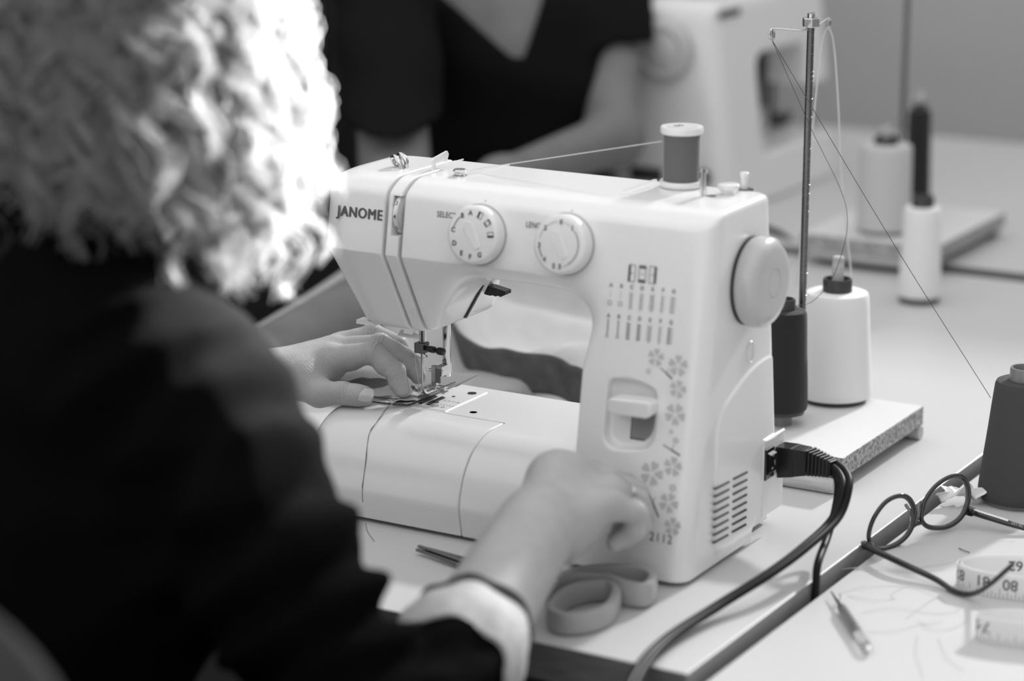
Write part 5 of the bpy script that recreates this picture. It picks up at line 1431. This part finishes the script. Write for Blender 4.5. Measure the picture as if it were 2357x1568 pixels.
# ================================================================ chair corner at the lower left, stools under the sitters
ch_ = thing('chair', 'dark upholstered chair back close to the camera behind the seamstress', 'chair', (-.36, -.70, -T))
_m = at(58, 1496, 'y', -.835)                               # rounded upper corner of the backrest
BCX, BCZ = float(_m[0]) - .078, float(_m[2]) - .078
def chair_back(X, Y, Z):
    q = np.sqrt(np.maximum(np.abs(X - (BCX - .16)) - .16, 0) ** 2 + np.maximum(np.abs(Z - (BCZ - .12)) - .12, 0) ** 2) - .105
    w = np.abs(Y + .845 - .35 * (X - BCX + .16) ** 2) - .016
    return smax(q, w, .03)
sdf_obj('backrest', chair_back, (BCX - .45, -.93, BCZ - .38), (BCX + .13, -.74, BCZ + .13), .008, CHAIRM, ch_)
sdf_obj('seat', lambda X, Y, Z: np.sqrt(np.maximum(np.abs(X - PEL[0]) - .18, 0) ** 2 + np.maximum(np.abs(Y - PEL[1] - .03) - .17, 0) ** 2 + np.maximum(np.abs(Z + .325) - .008, 0) ** 2) - .028, (-.62, -.90, -.38), (-.10, -.36, -.27), .01, CHAIRM, ch_)
for sx in (-.17, .17):
    for sy in (-.16, .20):
        obj('leg', cyl((PEL[0] + sx, PEL[1] + sy, -T), (PEL[0] + sx, PEL[1] + sy, -.34), .012, 12), STEELD, ch_)
obj('back_post', join(box(PEL[0] - .03, PEL[0] + .03, -.885, -.872, -.34, BCZ - .1), box(PEL[0] - .03, PEL[0] + .03, -.885, -.70, -.345, -.335)), STEELD, ch_, smooth=False)
s2 = thing('stool', 'dark stool under the person in the V-neck shirt', 'stool', (pC[0], pC[1], -T))
obj('seat', lathe([(0, -.36), (.17, -.36), (.18, -.35), (.18, -.33), (.16, -.315), (0, -.315)], (pC[0], pC[1], 0), (0, 0, 1), 40), DCLOTH, s2)
for a in (.6, 2.2, 3.8, 5.4):
    obj('leg', cyl((pC[0] + .17 * math.cos(a), pC[1] + .17 * math.sin(a), -T), (pC[0] + .12 * math.cos(a), pC[1] + .12 * math.sin(a), -.35), .012, 12), STEELD, s2)
# ================================================================ light and camera
w = bpy.data.worlds.new('daylight'); SC.world = w; w.use_nodes = True
bg = w.node_tree.nodes['Background']; bg.inputs['Color'].default_value = (1, 1, 1, 1); bg.inputs['Strength'].default_value = 1.24
sd = bpy.data.lights.new('sun', 'SUN'); sd.energy = 2.9; sd.angle = math.radians(3.5)
so = bpy.data.objects.new('sun', sd); COL.objects.link(so)
sdir = np.array([-.07, -.90, -.50])                       # the way the light travels: in through the back window
so.rotation_euler = Vector(sdir).to_track_quat('-Z', 'Y').to_euler(); so.location = (0, 5, 4)
bl = bpy.data.lights.new('hair_spot', 'SPOT'); bl.energy = 6600; bl.spot_size = math.radians(10.5); bl.spot_blend = .55; bl.shadow_soft_size = .10  # added spot lamp that brightens the hair; no side window is built
bo = bpy.data.objects.new('hair_spot', bl); COL.objects.link(bo)
_tgt = HC + np.array([.03, .02, -.06]); _src = _tgt + np.array([.40, .80, .42]) * 2.4
bo.location = (_src[0], _src[1], _src[2] + T); bo.rotation_euler = Vector(_tgt - _src).to_track_quat('-Z', 'Y').to_euler()
cd = bpy.data.cameras.new('camera'); co = bpy.data.objects.new('camera', cd); COL.objects.link(co)
cd.sensor_width = 36; cd.lens = 85; cd.clip_start = .05
co.location = (CAM[0], CAM[1], CAM[2] + T); co.rotation_euler = (math.pi / 2 - PITCH, 0, YAW)
cd.dof.use_dof = True; cd.dof.aperture_fstop = 2.8; cd.dof.aperture_blades = 0
cd.dof.focus_distance = float((np.array([-.318, .08, .11]) - CAM) @ _fw)
SC.camera = co
SC.view_settings.view_transform = 'Standard'; SC.view_settings.look = 'None'; SC.view_settings.gamma = 1; SC.view_settings.use_curve_mapping = False
SC.view_settings.exposure = 0
SC.cycles.max_bounces = 10; SC.cycles.transparent_max_bounces = 16; SC.cycles.use_denoising = True
